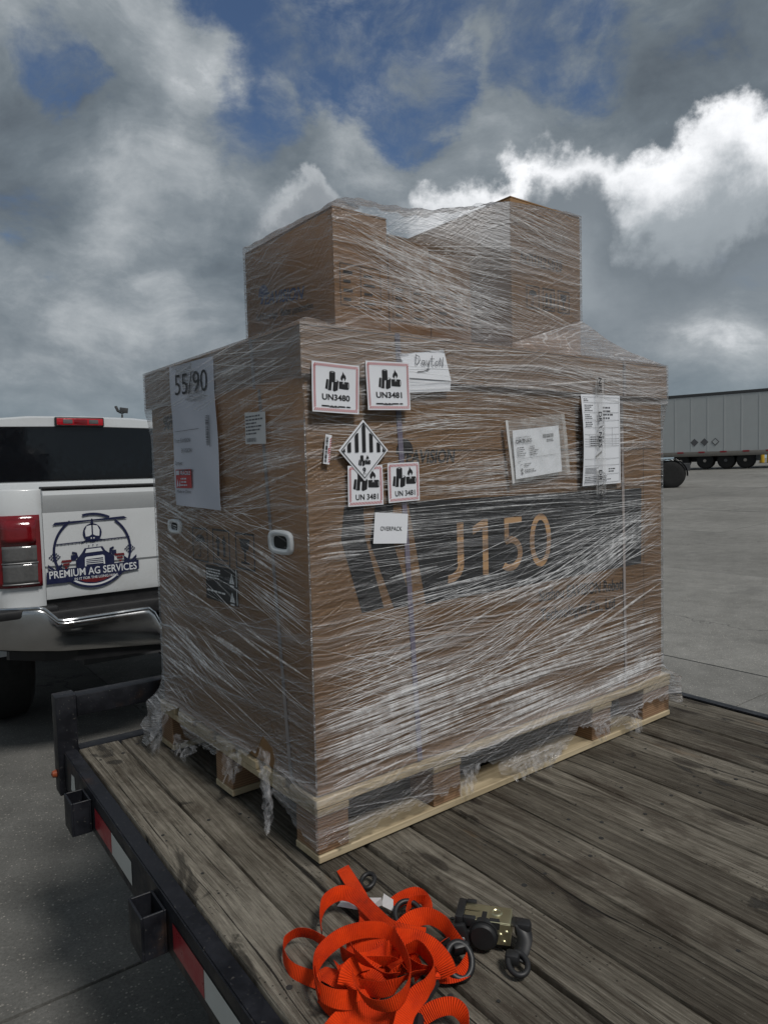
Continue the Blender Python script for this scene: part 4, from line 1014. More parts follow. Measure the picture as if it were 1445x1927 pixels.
def handling_icons(fr, boxes, par, n=0):
    for kind, (u0, v0, u1, v1) in zip(('umbrella', 'arrows', 'glass'), boxes):
        W_, H_ = u1-u0, v1-v0; X = lambda a_: u0+W_*a_
        Y = lambda a_: v0+H_*a_
        P = frame_lines(u0, v0, u1, v1, W_*.05)
        if kind == 'umbrella': P += [circ(X(.5), Y(.58), W_*.32, H_*.22, 14, 0, 180), rect(X(.48), Y(.2), X(.52), Y(.6))]+ring_e(X(.43), Y(.2), W_*.09, H_*.08, W_*.04, 180, 360, 8)
        if kind == 'arrows':
            P += [rect(X(.12), Y(.14), X(.88), Y(.19))]
            for c_ in (.32, .68): P += [rect(X(c_-.07), Y(.25), X(c_+.07), Y(.62)), [(X(c_-.15), Y(.62)), (X(c_+.15), Y(.62)), (X(c_), Y(.84))]]
        if kind == 'glass': P += [[(X(.22), Y(.84)), (X(.78), Y(.84)), (X(.70), Y(.58)), (X(.54), Y(.48)), (X(.46), Y(.48)), (X(.30), Y(.58))], rect(X(.46), Y(.22), X(.54), Y(.48)), rect(X(.28), Y(.16), X(.72), Y(.22))]
        polys('handling_symbol', P, fr, n, SK, par)
handling_icons(FLb, [(-.610, .601, -.510, .693), (-.480, .601, -.380, .695), (-.348, .603, -.248, .693)], lc)
wl = sheet('warning_sticker', [(-.529, .506), (-.343, .507), (-.341, .598), (-.527, .597)], FLb, .0008, MT['band_ink'], lc, 4, 4)
polys('sticker_print', fine_lines(-.522, .563, -.40, .593, 4, 3, .95)+fine_lines(-.522, .528, -.40, .538, 1, 5), FLb, .0020, MT['vinyl_white'], wl)
for dz in (0, -.047):
    polys('warning_triangle', [[(-.386, .561+dz), (-.358, .561+dz), (-.372, .587+dz)], rect(-.382, .553+dz, -.361, .557+dz), rect(-.3475, .556+dz, -.3445, .598+dz)], FLb, .0020, MT['vinyl_white'], wl)
    polys('exclamation_mark', [rect(-.3732, .569+dz, -.3708, .580+dz), rect(-.3732, .564+dz, -.3708, .567+dz)], FLb, .0026, MT['black_ink'], wl)
# big address sheet hung from the lid
ads = sheet('address_sheet', [(-.680, .752), (-.392, .745), (-.403, 1.128), (-.686, 1.136)], FLl, .0012, MT['grey_paper'], lc, 10, 14, lift=lambda s, t: .0015*math.sin(s*7+t*9))
ads['label'] = 'long white sheet marked 55/90 on the left side of the carton'
text('lettering', '55/90', FLl, -.648, 1.054, .056, .210, .0045, MT['black_ink'], ads, bold=-.005, angle=-2)
polys('print_lines', fine_lines(-.655, .835, -.46, .856, 2, 9, .6)+[rect(-.662, .955, -.5, .956)], FLl, .0045, MT['grey_ink'], ads)
text('lettering', 'From: EAVISION', FLl, -.664, .925, .011, .105, .0045, MT['grey_ink'], ads, angle=-1)
text('lettering', 'EAVISION', FLl, -.622, .897, .011, .070, .0045, MT['grey_ink'], ads, angle=-1)
text('lettering', 'Sprayer', FLl, -.668, .864, .011, .050, .0045, MT['grey_ink'], ads, angle=-1)
fg = polys('fragile_mark', [rect(-.668, .800, -.560, .851)], FLl, .0045, MT['red_ink'], ads)
text('lettering', 'FRAGILE', FLl, -.635, .836, .010, .070, .0052, MT['grey_paper'], ads, bold=.02)
polys('fragile_print', [rect(-.664, .836, -.642, .848)]+fine_lines(-.632, .806, -.565, .832, 3, 31)+[[(-.662, .803), (-.655, .826), (-.648, .806)], [(-.645, .803), (-.640, .822), (-.634, .806)]], FLl, .0052, MT['grey_paper'], ads)
text('lettering', 'Made in China', FLl, -.664, .786, .009, .095, .0045, MT['grey_ink'], ads)
polys('side_code', barcode(-.458, .910, -.440, .985, 4, True)+[rect(-.436, .905, -.434, .985)], FLl, .0045, MT['black_ink'], ads)
sl_ = sheet('small_label', [(-.250, .904), (-.154, .901), (-.152, .972), (-.249, .977)], FL_(CW0-.012), .0, MT['tag_white'], lc, 4, 4)
polys('label_print', fine_lines(-.245, .925, -.16, .972, 6, 12, .9)+barcode(-.243, .908, -.195, .917, 8), FL_(CW0-.012), .0012, MT['grey_ink'], sl_)
# note taped on the lid
nt = sheet('name_note', [(.272, 1.043), (.404, 1.043), (.384, 1.116), (.249, 1.094)], FRl, .0012, MT['white_paper'], lc, 6, 5, lift=lambda s, t: .003*(1-t))
sheet('note_flap', [(.278, 1.010), (.404, 1.020), (.4045, 1.0425), (.272, 1.0425)], FRl, .0020, MT['white_paper'], nt, 6, 3, lift=lambda s, t: -.002*(1-t))
def hand(lines, u, v, sx, sy, w): return [q_ for ln in lines for q_ in stroke([(u+x*sx, v+y*sy) for x, y in ln], w)]
day = [[(0, .1), (.05, 1), (.0, 1.05), (.35, .9), (.42, .5), (.1, .05), (0, .1)], [(.85, .5), (.65, .5), (.58, .2), (.7, .05), (.85, .3), (.86, .55), (.9, .05), (.98, .1)],
       [(1.05, .6), (1.1, .2), (1.25, .15), (1.35, .6), (1.3, 0), (1.15, -.45), (1.05, -.3)], [(1.62, 1.1), (1.58, .3), (1.68, .08), (1.8, .15)], [(1.45, .75), (1.85, .8)],
       [(2.1, .6), (1.95, .45), (1.98, .15), (2.15, .1), (2.25, .4), (2.1, .6)], [(2.4, .1), (2.42, .95), (2.7, .1), (2.75, 1.05)]]
polys('handwriting', hand(day, .293, 1.073, .031, .022, .0016)+stroke([(.298, 1.058), (.315, 1.060), (.335, 1.066)], .0018), FRl, .0062, MT['grey_ink'], nt)

# ------------------------------------------------------------------ the cartons on top
Z1 = 1.1415
def top_carton(name, x0, x1, y0, y1, z1, label, mat, group='cartons stacked on the large carton'):
    t_ = thing(name, label, 'carton', LO, LA, group)
    box('carton_body', x0, x1, y0, y1, Z1, z1-.004, mat, t_, .004, 2)
    bm = bmesh.new(); xm = (y0+y1)/2
    bm_box(bm, x0+.001, x1-.001, y0+.001, xm-.001, z1-.0035, z1); bm_box(bm, x0+.001, x1-.001, xm+.001, y1-.001, z1-.0035, z1)
    from_bm('top_flaps', bm, mat, t_)
    return t_
t1 = top_carton('tan_carton', .222, .390, .200, .660, 1.478, 'tan carton with a blue brand logo at the left end of the top row', MT['cardboard_tan'])
t2 = top_carton('tan_carton', .3925, .534, .200, .640, 1.440, 'low tan carton with a two-column label, second from left in the top row', MT['cardboard_tan'])
t3 = top_carton('tan_carton', .5375, .690, .202, .640, 1.428, 'low tan carton under a white haze of film, third from left in the top row', MT['cardboard_tan'])
t4 = top_carton('tall_carton', .802, 1.122, .150, .640, 1.606, 'tallest top carton with handwriting and handling symbols at the right end', MT['cardboard'])
FT = FL_(.2208)
polys('logo_mark', [circ(-.555, 1.335, .028, .030, 14, 0, 180), [(-.572, 1.313), (-.560, 1.313), (-.548, 1.335), (-.566, 1.335)]], FT, 0, MT['blue_ink'], t1)
text('brand_lettering', 'EAVISION', FT, -.548, 1.309, .032, .210, 0.0003, MT['blue_ink'], t1, bold=.024, shear=.2, angle=-7)
text('slogan_lettering', 'Full Coverage   Better penetration', FT, -.598, 1.270, .020, .300, 0, SK, t1, angle=-4, bold=.01)
for par, (u0, v0, u1, v1) in ((t1, (.238, 1.243, .364, 1.345)), (t2, (.402, 1.222, .526, 1.318)), (t3, (.556, 1.222, .672, 1.318))):
    fr = FR_(.1988 if par is not t3 else .2008); um = (u0+u1)/2
    P = frame_lines(u0, v0, u1, v1, .0016)+[rect(um-.0008, v0, um+.0008, v1)]
    for k in range(4): P += [rect(u0+.010, v0+.012+.022*k, u0+.010+.022+.006*(k % 2), v0+.019+.022*k), rect(um+.010, v0+.010+.022*k, um+.010+.034-.008*(k % 2), v0+.016+.022*k)]
    polys('carton_label_print', P, fr, 0, SK, par)
FT4 = FR_(.1488)
ac = [[(0, 0), (.25, 1), (.5, 0)], [(1.1, .9), (.7, .6), (.75, .15), (1.1, .05)], [(1.3, 0), (1.32, 1), (1.7, .7)], [(1.7, 1), (1.75, 0)], [(2.3, .95), (2.0, .8), (2.2, .45), (2.0, .05)], [(2.6, 1), (2.6, 0)], [(2.6, .5), (3.0, .5)], [(3.0, 1), (3.02, 0)],
      [(3.3, .8), (3.5, 1), (3.7, .75), (3.3, 0), (3.75, .05)], [(4.4, 1), (4.1, 1), (4.05, .6), (4.35, .5), (4.3, .05), (4.0, .05)], [(4.75, 1), (4.6, .5), (4.8, 0), (5.0, .5), (4.75, 1)], [(5.2, .85), (5.4, 1), (5.5, .7), (5.2, 0), (5.6, .05)], [(5.9, 1), (5.75, .5), (5.9, 0), (6.1, .5), (5.9, 1)]]
polys('handwriting', hand(ac, .840, 1.424, .031, .032, .0036), FT4, 0, SK, t4)
handling_icons(FT4, [(.865, 1.300, .922, 1.366), (.938, 1.300, .993, 1.366), (1.008, 1.300, 1.064, 1.368)], t4)
# ------------------------------------------------------------------ stretch wrap round the whole load
def vnoise(x, y, seed=0):
    """smooth value noise on arrays"""
    r_ = np.random.default_rng(seed).random((256, 256))
    xi = np.floor(x).astype(int); yi = np.floor(y).astype(int); fx = x-xi; fy = y-yi
    fx = fx*fx*(3-2*fx); fy = fy*fy*(3-2*fy)
    g_ = lambda a_, c_: r_[a_ % 256, c_ % 256]
    return (g_(xi, yi)*(1-fx)+g_(xi+1, yi)*fx)*(1-fy)+(g_(xi, yi+1)*(1-fx)+g_(xi+1, yi+1)*fx)*fy
def fbm2(x, y, seed=0, oct_=3):
    s = 0; a_ = .5
    for k in range(oct_): s = s+a_*vnoise(x*2**k, y*2**k, seed+k); a_ *= .5
    return s
sw = thing('stretch_wrap', 'clear wrinkled stretch wrap wound round the cartons and down over the pallet', 'stretch wrap', LO, LA)
LX0, LX1, LY0, LY1 = CW0-e-.003, CW1+e+.003, CD0-e-.003, CD1+e+.003
MX = .93                                             # where the upper hull has its extra corner, seen from below
cor_lo = [(LX0, LY0), (MX, LY0), (LX1, LY0), (LX1, LY1), (LX0, LY1)]
cor_up = [(.2185, .1965), (.7985, .1465), (1.1255, .1465), (1.1255, .6435), (.2185, .6635)]
cnt = [94, 44, 66, 96, 84]
colL, colU, S_, seg_id, tt_ = [], [], [], [], []
s_acc = 0.0
for i in range(5):
    a_, c_ = np.array(cor_lo[i]), np.array(cor_lo[(i+1) % 5]); a2_, c2_ = np.array(cor_up[i]), np.array(cor_up[(i+1) % 5]); L_ = np.linalg.norm(c_-a_)
    for k in range(cnt[i]):
        t = k/cnt[i]; colL.append(a_*(1-t)+c_*t); colU.append(a2_*(1-t)+c2_*t); S_.append(s_acc+L_*t); seg_id.append(i); tt_.append(t)
    s_acc += L_
colL = np.array(colL); colU = np.array(colU); S_ = np.array(S_); seg_id = np.array(seg_id); tt_ = np.array(tt_); NC = len(S_)
def normals(P):
    d1_ = np.roll(P, -1, 0)-P; d0_ = P-np.roll(P, 1, 0)
    f_ = lambda d: np.stack([d[:, 1], -d[:, 0]], 1)/np.linalg.norm(d, axis=1, keepdims=True)
    a_, c_ = f_(d0_), f_(d1_); return (a_+c_)/(1+(a_*c_).sum(1, keepdims=True))     # mitred at the corners
nL, nU = normals(colL), normals(colU)
SL = S_-s_acc                                         # negative on the left side: minus the depth
fx = [0, .063, .20, .294, .398, .43, .46, .482, .56, .59, .70, .83, .88, .93, .98, 1.05, 1.12, 1.148, 1.18, 1.25, 1.34]
fz = [.042, .034, .048, .050, .056, .062, .096, .090, .072, .045, .030, .034, .085, .075, .048, .040, .028, .008, .074, .082, .062]
lx = [0, .067, .14, .175, .20, .26, .285, .32, .372, .50, .60, .644, .70, .74, .79, .84, .905]
lz = [.046, .058, .090, .112, .196, .204, .160, .148, .142, .098, .092, .090, .105, .150, .140, .030, .004]
zb = np.full(NC, .05)
fm = (seg_id <= 1); zb[fm] = np.interp(S_[fm], fx, fz)
lm = (seg_id == 4); zb[lm] = np.interp(-SL[lm], lx, lz)
zb += (rng.random(NC)-.5)*.010+(vnoise(S_*60, S_*0, 3)-.5)*.016; zb = np.maximum(zb, .006)
rows, uvz, haz = [], [], []
K = 190
def low_pt(S, zz_, base, nrm, idx):
    """film position for heights zz_ at the columns idx of the lower wrap"""
    lidf = np.clip((zz_-1.005)/.03, 0, 1); under = (1-lidf)*np.clip((zz_-.80)/.2, 0, 1)
    off = -.0128*(1-lidf)*np.clip((1.040-zz_)/.10, 0, 1)                       # tucks in under the lid's lip
    pal_ = np.clip((.165-zz_)/.03, 0, 1); off = off+pal_*.019
    right = nrm[:, 0] > .9; off = np.where(right, off+.022*pal_, off)
    wr = (fbm2(S*2.2+zz_*3.0, zz_*85+S*2.0, 11)-.44)*.0030+(fbm2(S*3+5, zz_*9, 17)-.44)*.003*np.clip((.4-zz_)/.3+.25, .25, 1)
    sc_ = np.minimum.reduce([np.abs(S-c_) for c_ in (0, LX1-LX0, LX1-LX0+LY1-LY0, 2*(LX1-LX0)+LY1-LY0, s_acc)]); wr = wr*np.clip(sc_/.03, .12, 1)
    left = nrm[:, 0] < -.7
    bag = np.where(left, .040*np.exp(-((np.abs(S-s_acc)-.86)/.10)**2)*np.clip((.22-zz_)/.16, 0, 1)*(1+.6*(vnoise(S*40, zz_*30, 8)-.5)), 0)
    off = off+wr+bag+np.where(zz_ < .14, (fbm2(S*7, zz_*70, 5)-.4)*.010, 0)
    return base+nrm*off[:, None]
for k in range(K+1):
    z = zb+(1.1425-zb)*(k/K); P = low_pt(S_, z, colL, nL, None)
    rows.append(np.column_stack([P, z])); uvz.append(z)
    h = .012+.04*np.clip((z-.85)/.15, 0, 1)+.10*np.clip((z-1.028)/.012, 0, 1)+.05*np.clip((.36-z)/.25, 0, 1)+.05*(fbm2(S_*2, z*3, 23)-.44)
    h = h+np.where(seg_id == 4, .02+.05*np.clip((-SL-.66)/.2, 0, 1), 0)
    h = h - .04*np.exp(-((z-.66)/.10)**2)
    haz.append(h)
zs = np.interp(np.arange(NC), [0, cnt[0]*.5, cnt[0], cnt[0]+cnt[1]-1, sum(cnt[:3]), sum(cnt[:4]), NC-1], [1.172, 1.170, 1.190, 1.285, 1.26, 1.19, 1.172])
KS = 14
for k in range(1, KS+1):
    t = k/KS; P = colL*(1-t)+colU*t
    cr = (fbm2(S_*16, np.full(NC, t*4.0), 31, 4)-.47)*.030*math.sin(math.pi*t)
    bump = .020*np.exp(-((np.minimum(S_, s_acc-S_))/.07)**2)*math.exp(-((t-.28)/.22)**2)
    z = 1.1425+(zs-1.1425)*t**1.35+cr*.7+bump
    rows.append(np.column_stack([P, z])); uvz.append(z+.3); haz.append(.10+.10*fbm2(S_*9, np.full(NC, t*6), 41)+np.where(seg_id == 1, .03, 0))
c0_, c1_ = cnt[0], cnt[1]
zt = np.interp(np.arange(NC), [0, c0_*.15, c0_*.25, c0_*.40, c0_*.55, c0_*.70, c0_*.85, c0_, c0_+c1_*.5, c0_+c1_, sum(cnt[:3]), sum(cnt[:4]), NC-1],
               [1.480, 1.486, 1.490, 1.502, 1.520, 1.538, 1.560, 1.588, 1.602, 1.608, 1.60, 1.492, 1.480])
zt = zt+(vnoise(S_*14, S_*0, 9)-.5)*.008
KU = 80
for k in range(1, KU+1):
    t = k/KU; z = zs+(zt-zs)*t
    wr = (fbm2(S_*1.6+z*2, z*70+S_*14*np.where(seg_id == 0, 1, .3), 51)-.44)*.0022
    inn = np.where(seg_id == 0, -.006*np.sin(np.pi*tt_)*(z < 1.42), 0)
    rows.append(np.column_stack([colU+nU*(wr+inn)[:, None], z])); uvz.append(z+.35)
    ps = S_/1.0
    h = .03+.06*np.clip((z-1.36)/.1, 0, 1)
    h = h+np.where(seg_id == 0, .13*np.exp(-((tt_-.80)/.20)**2)+.34*np.clip((z-1.43)/.05, 0, 1)*np.clip((tt_-.28)/.1, 0, 1), 0)+np.where(seg_id == 1, .05, 0)
    haz.append(h)
hump = np.interp(np.arange(NC), [0, cnt[0]*.15, cnt[0]*.4, cnt[0]*.7, cnt[0], cnt[0]+cnt[1]*.6, cnt[0]+cnt[1], sum(cnt[:3]), sum(cnt[:4]), sum(cnt[:4])+cnt[4]*.4, NC-1], [.030, .036, .014, .004, .002, .002, .012, .02, .012, .024, .028])
cen = colU.mean(0)
for k in range(1, 13):
    t = k/12; inn = t*.30; P = colU*(1-inn)+cen*inn
    cr = (fbm2(S_*13, np.full(NC, t*5.0), 61, 4)-.47)*.030*min(1, t*3)
    z = zt+.002+hump*math.sin(min(1, t*1.25)*math.pi*.62)+cr*.7
    rows.append(np.column_stack([P, np.maximum(z, zt-.004)])); uvz.append(z+.35+inn); haz.append(.12+.12*fbm2(S_*12, np.full(NC, t*7), 71))
A_ = np.array(rows); NR_ = len(rows); V = A_.reshape(-1, 3)
F = []
for j in range(NR_-1):
    for i in range(NC): F.append((j*NC+i, j*NC+(i+1) % NC, (j+1)*NC+(i+1) % NC, (j+1)*NC+i))
# ragged holes near the torn lower edge
hole = np.zeros((NR_, NC), bool)
hz_ = fbm2(np.tile(S_*26, (30, 1)), np.tile(np.arange(30)[:, None]*.35, (1, NC)), 83, 3)
hole[:30][hz_ > .80] = True
hole[14:30] = False
F = [f for f in F if not hole[f[0]//NC, f[0] % NC]]
film = mesh('film', V, F, MT['film'], sw, smooth=True)
me = film.data; me.set_sharp_from_angle(angle=R(48)); uvl = me.uv_layers.new(name='UVMap')
UV = np.column_stack([np.tile(S_, NR_), np.array(uvz).ravel()]); li = np.zeros(len(me.loops), int); me.loops.foreach_get('vertex_index', li)
uvv = UV[li].copy()
# close the seam: columns that wrap round continue the perimeter
col_i = li % NC; poly_first = np.repeat(np.array([f[0] % NC for f in F]), 4)
uvv[(col_i == 0) & (poly_first == NC-1), 0] = s_acc
uvl.data.foreach_set('uv', uvv.ravel())
at_ = me.attributes.new('haze', 'FLOAT', 'POINT'); at_.data.foreach_set('value', np.clip(np.array(haz).ravel(), .02, .6))

# --- creases that stand up from the film
CV, CF, SV, SF = [], [], [], []
def ridge(pts, nrm, w):
    """thin tapering ridge along pts"""
    CV_, CF_ = (CV, CF) if w < .0022 else (SV, SF)
    n = len(pts); b0 = len(CV_)
    for i, p in enumerate(pts):
        t = pts[min(i+1, n-1)]-pts[max(i-1, 0)]; t /= np.linalg.norm(t)+1e-9; sd = np.cross(nrm, t); sd /= np.linalg.norm(sd)+1e-9
        ww = w*min(1, .15+2.2*min(i, n-1-i)/(n-1))
        CV_.extend([p-sd*ww/2, p+nrm*ww*.30, p+sd*ww/2])
    for i in range(n-1):
        q0 = b0+3*i; CF_.extend([(q0, q0+3, q0+4, q0+1), (q0+1, q0+4, q0+5, q0+2)])
rc = np.random.default_rng(21)
def yR(z): return LY0-.0025 if z > 1.03 else LY0-.0025+.0085*min(1, (1.03-z)/.07)
def xL(z): return LX0-.0025 if z > 1.03 else LX0-.0025+.0085*min(1, (1.03-z)/.07)
def clear_of(x, z, rects): return any(a_ < x < c_ and b_ < z < d_ for a_, b_, c_, d_ in rects) and rc.random() < .62
PRT_R = [(.20, .82, .50, .93), (.66, .38, 1.20, .53), (.38, .54, .82, .73)]; PRT_L = [(-.66, .49, -.20, .71), (-.86, .94, -.64, 1.03)]; PRT_U = [(.02, 1.22, .16, 1.36), (.60, 1.28, .92, 1.47)]
def crease_R(s0, z0, ang, L, w, bend=0):
    if clear_of(s0, z0, PRT_R): return
    pts = []; n = max(5, int(L/.05)+2)
    for i in range(n):
        d = L*(i/(n-1)-.5); s = s0+d*math.cos(ang)-bend*d*d*math.sin(ang); z = z0+d*math.sin(ang)+bend*d*d
        if .004 < s < LX1-.010 and .15 < z < 1.139: pts.append(np.array([s, yR(z), z]))
    if len(pts) > 3: ridge(pts, np.array([0, -1., 0]), w)
def crease_L(y0, z0, ang, L, w, bend=0):
    if clear_of(-y0, z0, PRT_L): return
    pts = []; n = max(5, int(L/.05)+2)
    for i in range(n):
        d = L*(i/(n-1)-.5); u = -y0+d*math.cos(ang)-bend*d*d*math.sin(ang); z = z0+d*math.sin(ang)+bend*d*d
        if -LY1+.01 < u < -.002 and .17 < z < 1.139: pts.append(np.array([xL(z), -u, z]))
    if len(pts) > 3: ridge(pts, np.array([-1., 0, 0]), w)
up_a, up_b, up_c = np.array(cor_up[0]), np.array(cor_up[1]), np.array(cor_up[2])
def crease_U(a0, z0, ang, L, w, bend=0):
    '''a0 in metres along the front of the upper hull'''
    if clear_of(a0, z0, PRT_U): return
    L1 = np.linalg.norm(up_b-up_a); L2 = np.linalg.norm(up_c-up_b); pts = []; n = max(5, int(L/.05)+2)
    d1_ = (up_b-up_a)/L1; n1 = np.array([d1_[1], -d1_[0], 0])
    for i in range(n):
        d = L*(i/(n-1)-.5); a_ = a0+d*math.cos(ang); z = z0+d*math.sin(ang)+bend*d*d
        if not (0.003 < a_ < L1+L2-.003 and 1.19 < z < 1.46+.12*min(1, max(0, (a_-.3)/.25))): continue
        P = up_a+d1_*a_ if a_ < L1 else up_b+np.array([1., 0])*(a_-L1)
        pts.append(np.append(P+n1[:2]*.0022, z))
    if len(pts) > 3: ridge(pts, n1, w)
wd_ = lambda lo=.0006, hi=.0019: lo+(hi-lo)*rc.random()**1.8
def bundle(fn, a0, z0, ang, L, n, gap=.007, fan=.5, lo=.0006, hi=.0020):
    '''a run of nearly parallel creases, opening towards one end'''
    off = 0; bend = rc.normal(0, .03)
    for i in range(n):
        off += gap*rc.uniform(.3, 1.8); k = i-(n-1)/2; o_ = off-gap*n/2
        sh = rc.normal(0, L*.16)
        fn(a0+sh*math.cos(ang), z0+o_+sh*math.sin(ang), ang+R(fan*k+rc.normal(0, .8)), L*rc.uniform(.35, 1.1), wd_(lo, hi), bend)
U_ = rc.uniform; N_ = rc.normal
FO = dict(lo=.0035, hi=.011)
for _ in range(34): bundle(crease_R, U_(0, 1.35), U_(.60, .80), R(N_(.3, 1.0)), U_(.3, .9), rc.integers(3, 8), .009, .03)
for _ in range(37): bundle(crease_R, U_(0, 1.35), U_(.80, 1.13), R(N_(1.5, 2.5)), U_(.25, .7), rc.integers(4, 9), .008, .15)
for _ in range(13): bundle(crease_R, U_(.6, 1.35), U_(.88, 1.12), R(N_(-7, 1.5)), U_(.3, .6), rc.integers(3, 8), .008, .3)
for _ in range(9): bundle(crease_R, U_(.0, .6), U_(.80, .98), R(N_(9, 2)), U_(.2, .5), rc.integers(3, 7), .008, .3)
for _ in range(31):                                      # fan from the right edge down to the left
    s = U_(.45, 1.30); a_ = R(11+13*rc.random()); z = .70-(1.36-s)*math.tan(a_)*U_(.6, 1.1)-U_(0, .12)
    if z > .17: bundle(crease_R, s, z, a_, U_(.3, .75), rc.integers(4, 9), .010, .5, .0006, .0022)
for _ in range(24): bundle(crease_R, U_(0, .7), U_(.18, .58), R(N_(6, 3)), U_(.25, .6), rc.integers(4, 9), .009, .4)
for _ in range(6): bundle(crease_R, U_(0, .4), U_(.30, .52), R(N_(-18, 3)), U_(.15, .35), rc.integers(2, 4), .014, .8)
for _ in range(34): bundle(crease_R, U_(0, 1.35), U_(.16, .36), R(N_(3.0, 1.6)), U_(.2, .6), rc.integers(4, 8), .008, .3, .0008, .0026)
for z0, z1, n, am, asd in ((.60, .82, 6, .3, 1.0), (.82, 1.13, 16, 1.0, 2.5), (.36, .60, 8, 7, 4), (.155, .34, 48, 3, 1.8)):
    for _ in range(n): bundle(crease_R, U_(0, 1.35), U_(z0, z1), R(N_(am, asd)), U_(.15, .6), rc.integers(2, 5), .012, .2, **FO)
for _ in range(34): bundle(crease_L, U_(0, .89), U_(.74, 1.12), R(N_(8, 3.5)), U_(.25, .6), rc.integers(4, 9), .008, .3)
for _ in range(12): bundle(crease_L, U_(0, .89), U_(.70, 1.12), R(N_(-6, 2)), U_(.25, .6), rc.integers(3, 7), .009, .3)
for _ in range(37): bundle(crease_L, U_(0, .89), U_(.22, .74), R(N_(-13, 3.5)), U_(.25, .6), rc.integers(4, 9), .009, .4, .0006, .0022)
for _ in range(12): bundle(crease_L, U_(.5, .89), U_(.2, .60), R(N_(-23, 4)), U_(.12, .4), rc.integers(3, 7), .010, .6)
for z0, z1, n, am, asd in ((.74, 1.12, 18, 7, 4), (.18, .74, 22, -12, 4)):
    for _ in range(n): bundle(crease_L, U_(0, .89), U_(z0, z1), R(N_(am, asd)), U_(.15, .5), rc.integers(2, 5), .012, .3, **FO)
for _ in range(27):
    a_ = R(-(4+20*rc.random())); L_ = U_(.3, .8); st_ = U_(0, .06); z_ = U_(1.26, 1.45); bundle(crease_U, st_+L_/2*math.cos(a_), z_+L_/2*math.sin(a_), a_, L_, rc.integers(4, 8), .009, .5, .0006, .0026)
for _ in range(21): bundle(crease_U, U_(.3, .93), U_(1.26, 1.58), R(N_(-7, 2.5)), U_(.2, .6), rc.integers(4, 8), .009, .3)
for _ in range(12): bundle(crease_U, U_(0, .5), U_(1.2, 1.34), R(N_(-4, 2)), U_(.2, .5), rc.integers(3, 7), .009, .3)
for _ in range(16): bundle(crease_U, U_(.1, .93), U_(1.24, 1.56), R(N_(-9, 5)), U_(.2, .6), rc.integers(2, 4), .014, .3, **FO)
tag(mesh('film_creases', CV, CF, MT['crease'], sw), kind='stuff')
tag(mesh('film_folds', SV, SF, MT['fold'], sw), kind='stuff')
# --- loose crumpled tails at the torn edge
def tail(x, y, z0, z1, dx, dy, w, seed):
    rr = np.random.default_rng(seed); n, m_ = 26, 15; V = []; F = []; ph = rr.random(6)*6
    left = x < 0
    for i in range(n+1):
        t = i/n; ww = w*(1-.45*t)*(1+.12*math.sin(t*7+ph[0]))
        for j in range(m_+1):
            a_ = j/m_-.5; fold = .010*math.sin(a_*17+t*2.5+ph[1])+.006*math.sin(a_*33-t*4+ph[2])+.003*math.sin(t*21+a_*9+ph[3])
            lat = a_*ww+.004*math.sin(t*9+ph[4]+a_*5); jag = (.012*math.sin(a_*23+ph[5])+.008*math.sin(a_*51+ph[0]))*t
            V.append((x+dx*t-abs(fold) if left else x+dx*t+lat, y+dy*t+lat if left else y+dy*t-abs(fold), max(.003, z0+(z1-z0)*t+jag)))
    for i in range(n):
        for j in range(m_): F.append((i*(m_+1)+j, i*(m_+1)+j+1, (i+1)*(m_+1)+j+1, (i+1)*(m_+1)+j))
    mesh('loose_film_tail', V, F, MT['crumple'], sw, smooth=True)
tail(-.022, .155, .125, .022, -.004, .01, .036, 1); tail(-.016, .190, .20, .10, -.008, -.02, .05, 2); tail(-.03, .80, .14, .012, -.02, .02, .09, 3)
tail(.60, -.016, .075, .022, .04, -.006, .17, 4); tail(.74, -.016, .070, .024, -.03, -.004, .16, 5); tail(.97, -.016, .085, .035, .01, 0, .09, 6); tail(1.14, -.018, .07, .004, .012, -.004, .06, 7); tail(.44, -.014, .10, .035, -.02, 0, .06, 8)
tail(-.02, .34, .150, .075, -.006, .02, .10, 9); tail(-.03, .62, .10, .05, -.01, .03, .16, 10)

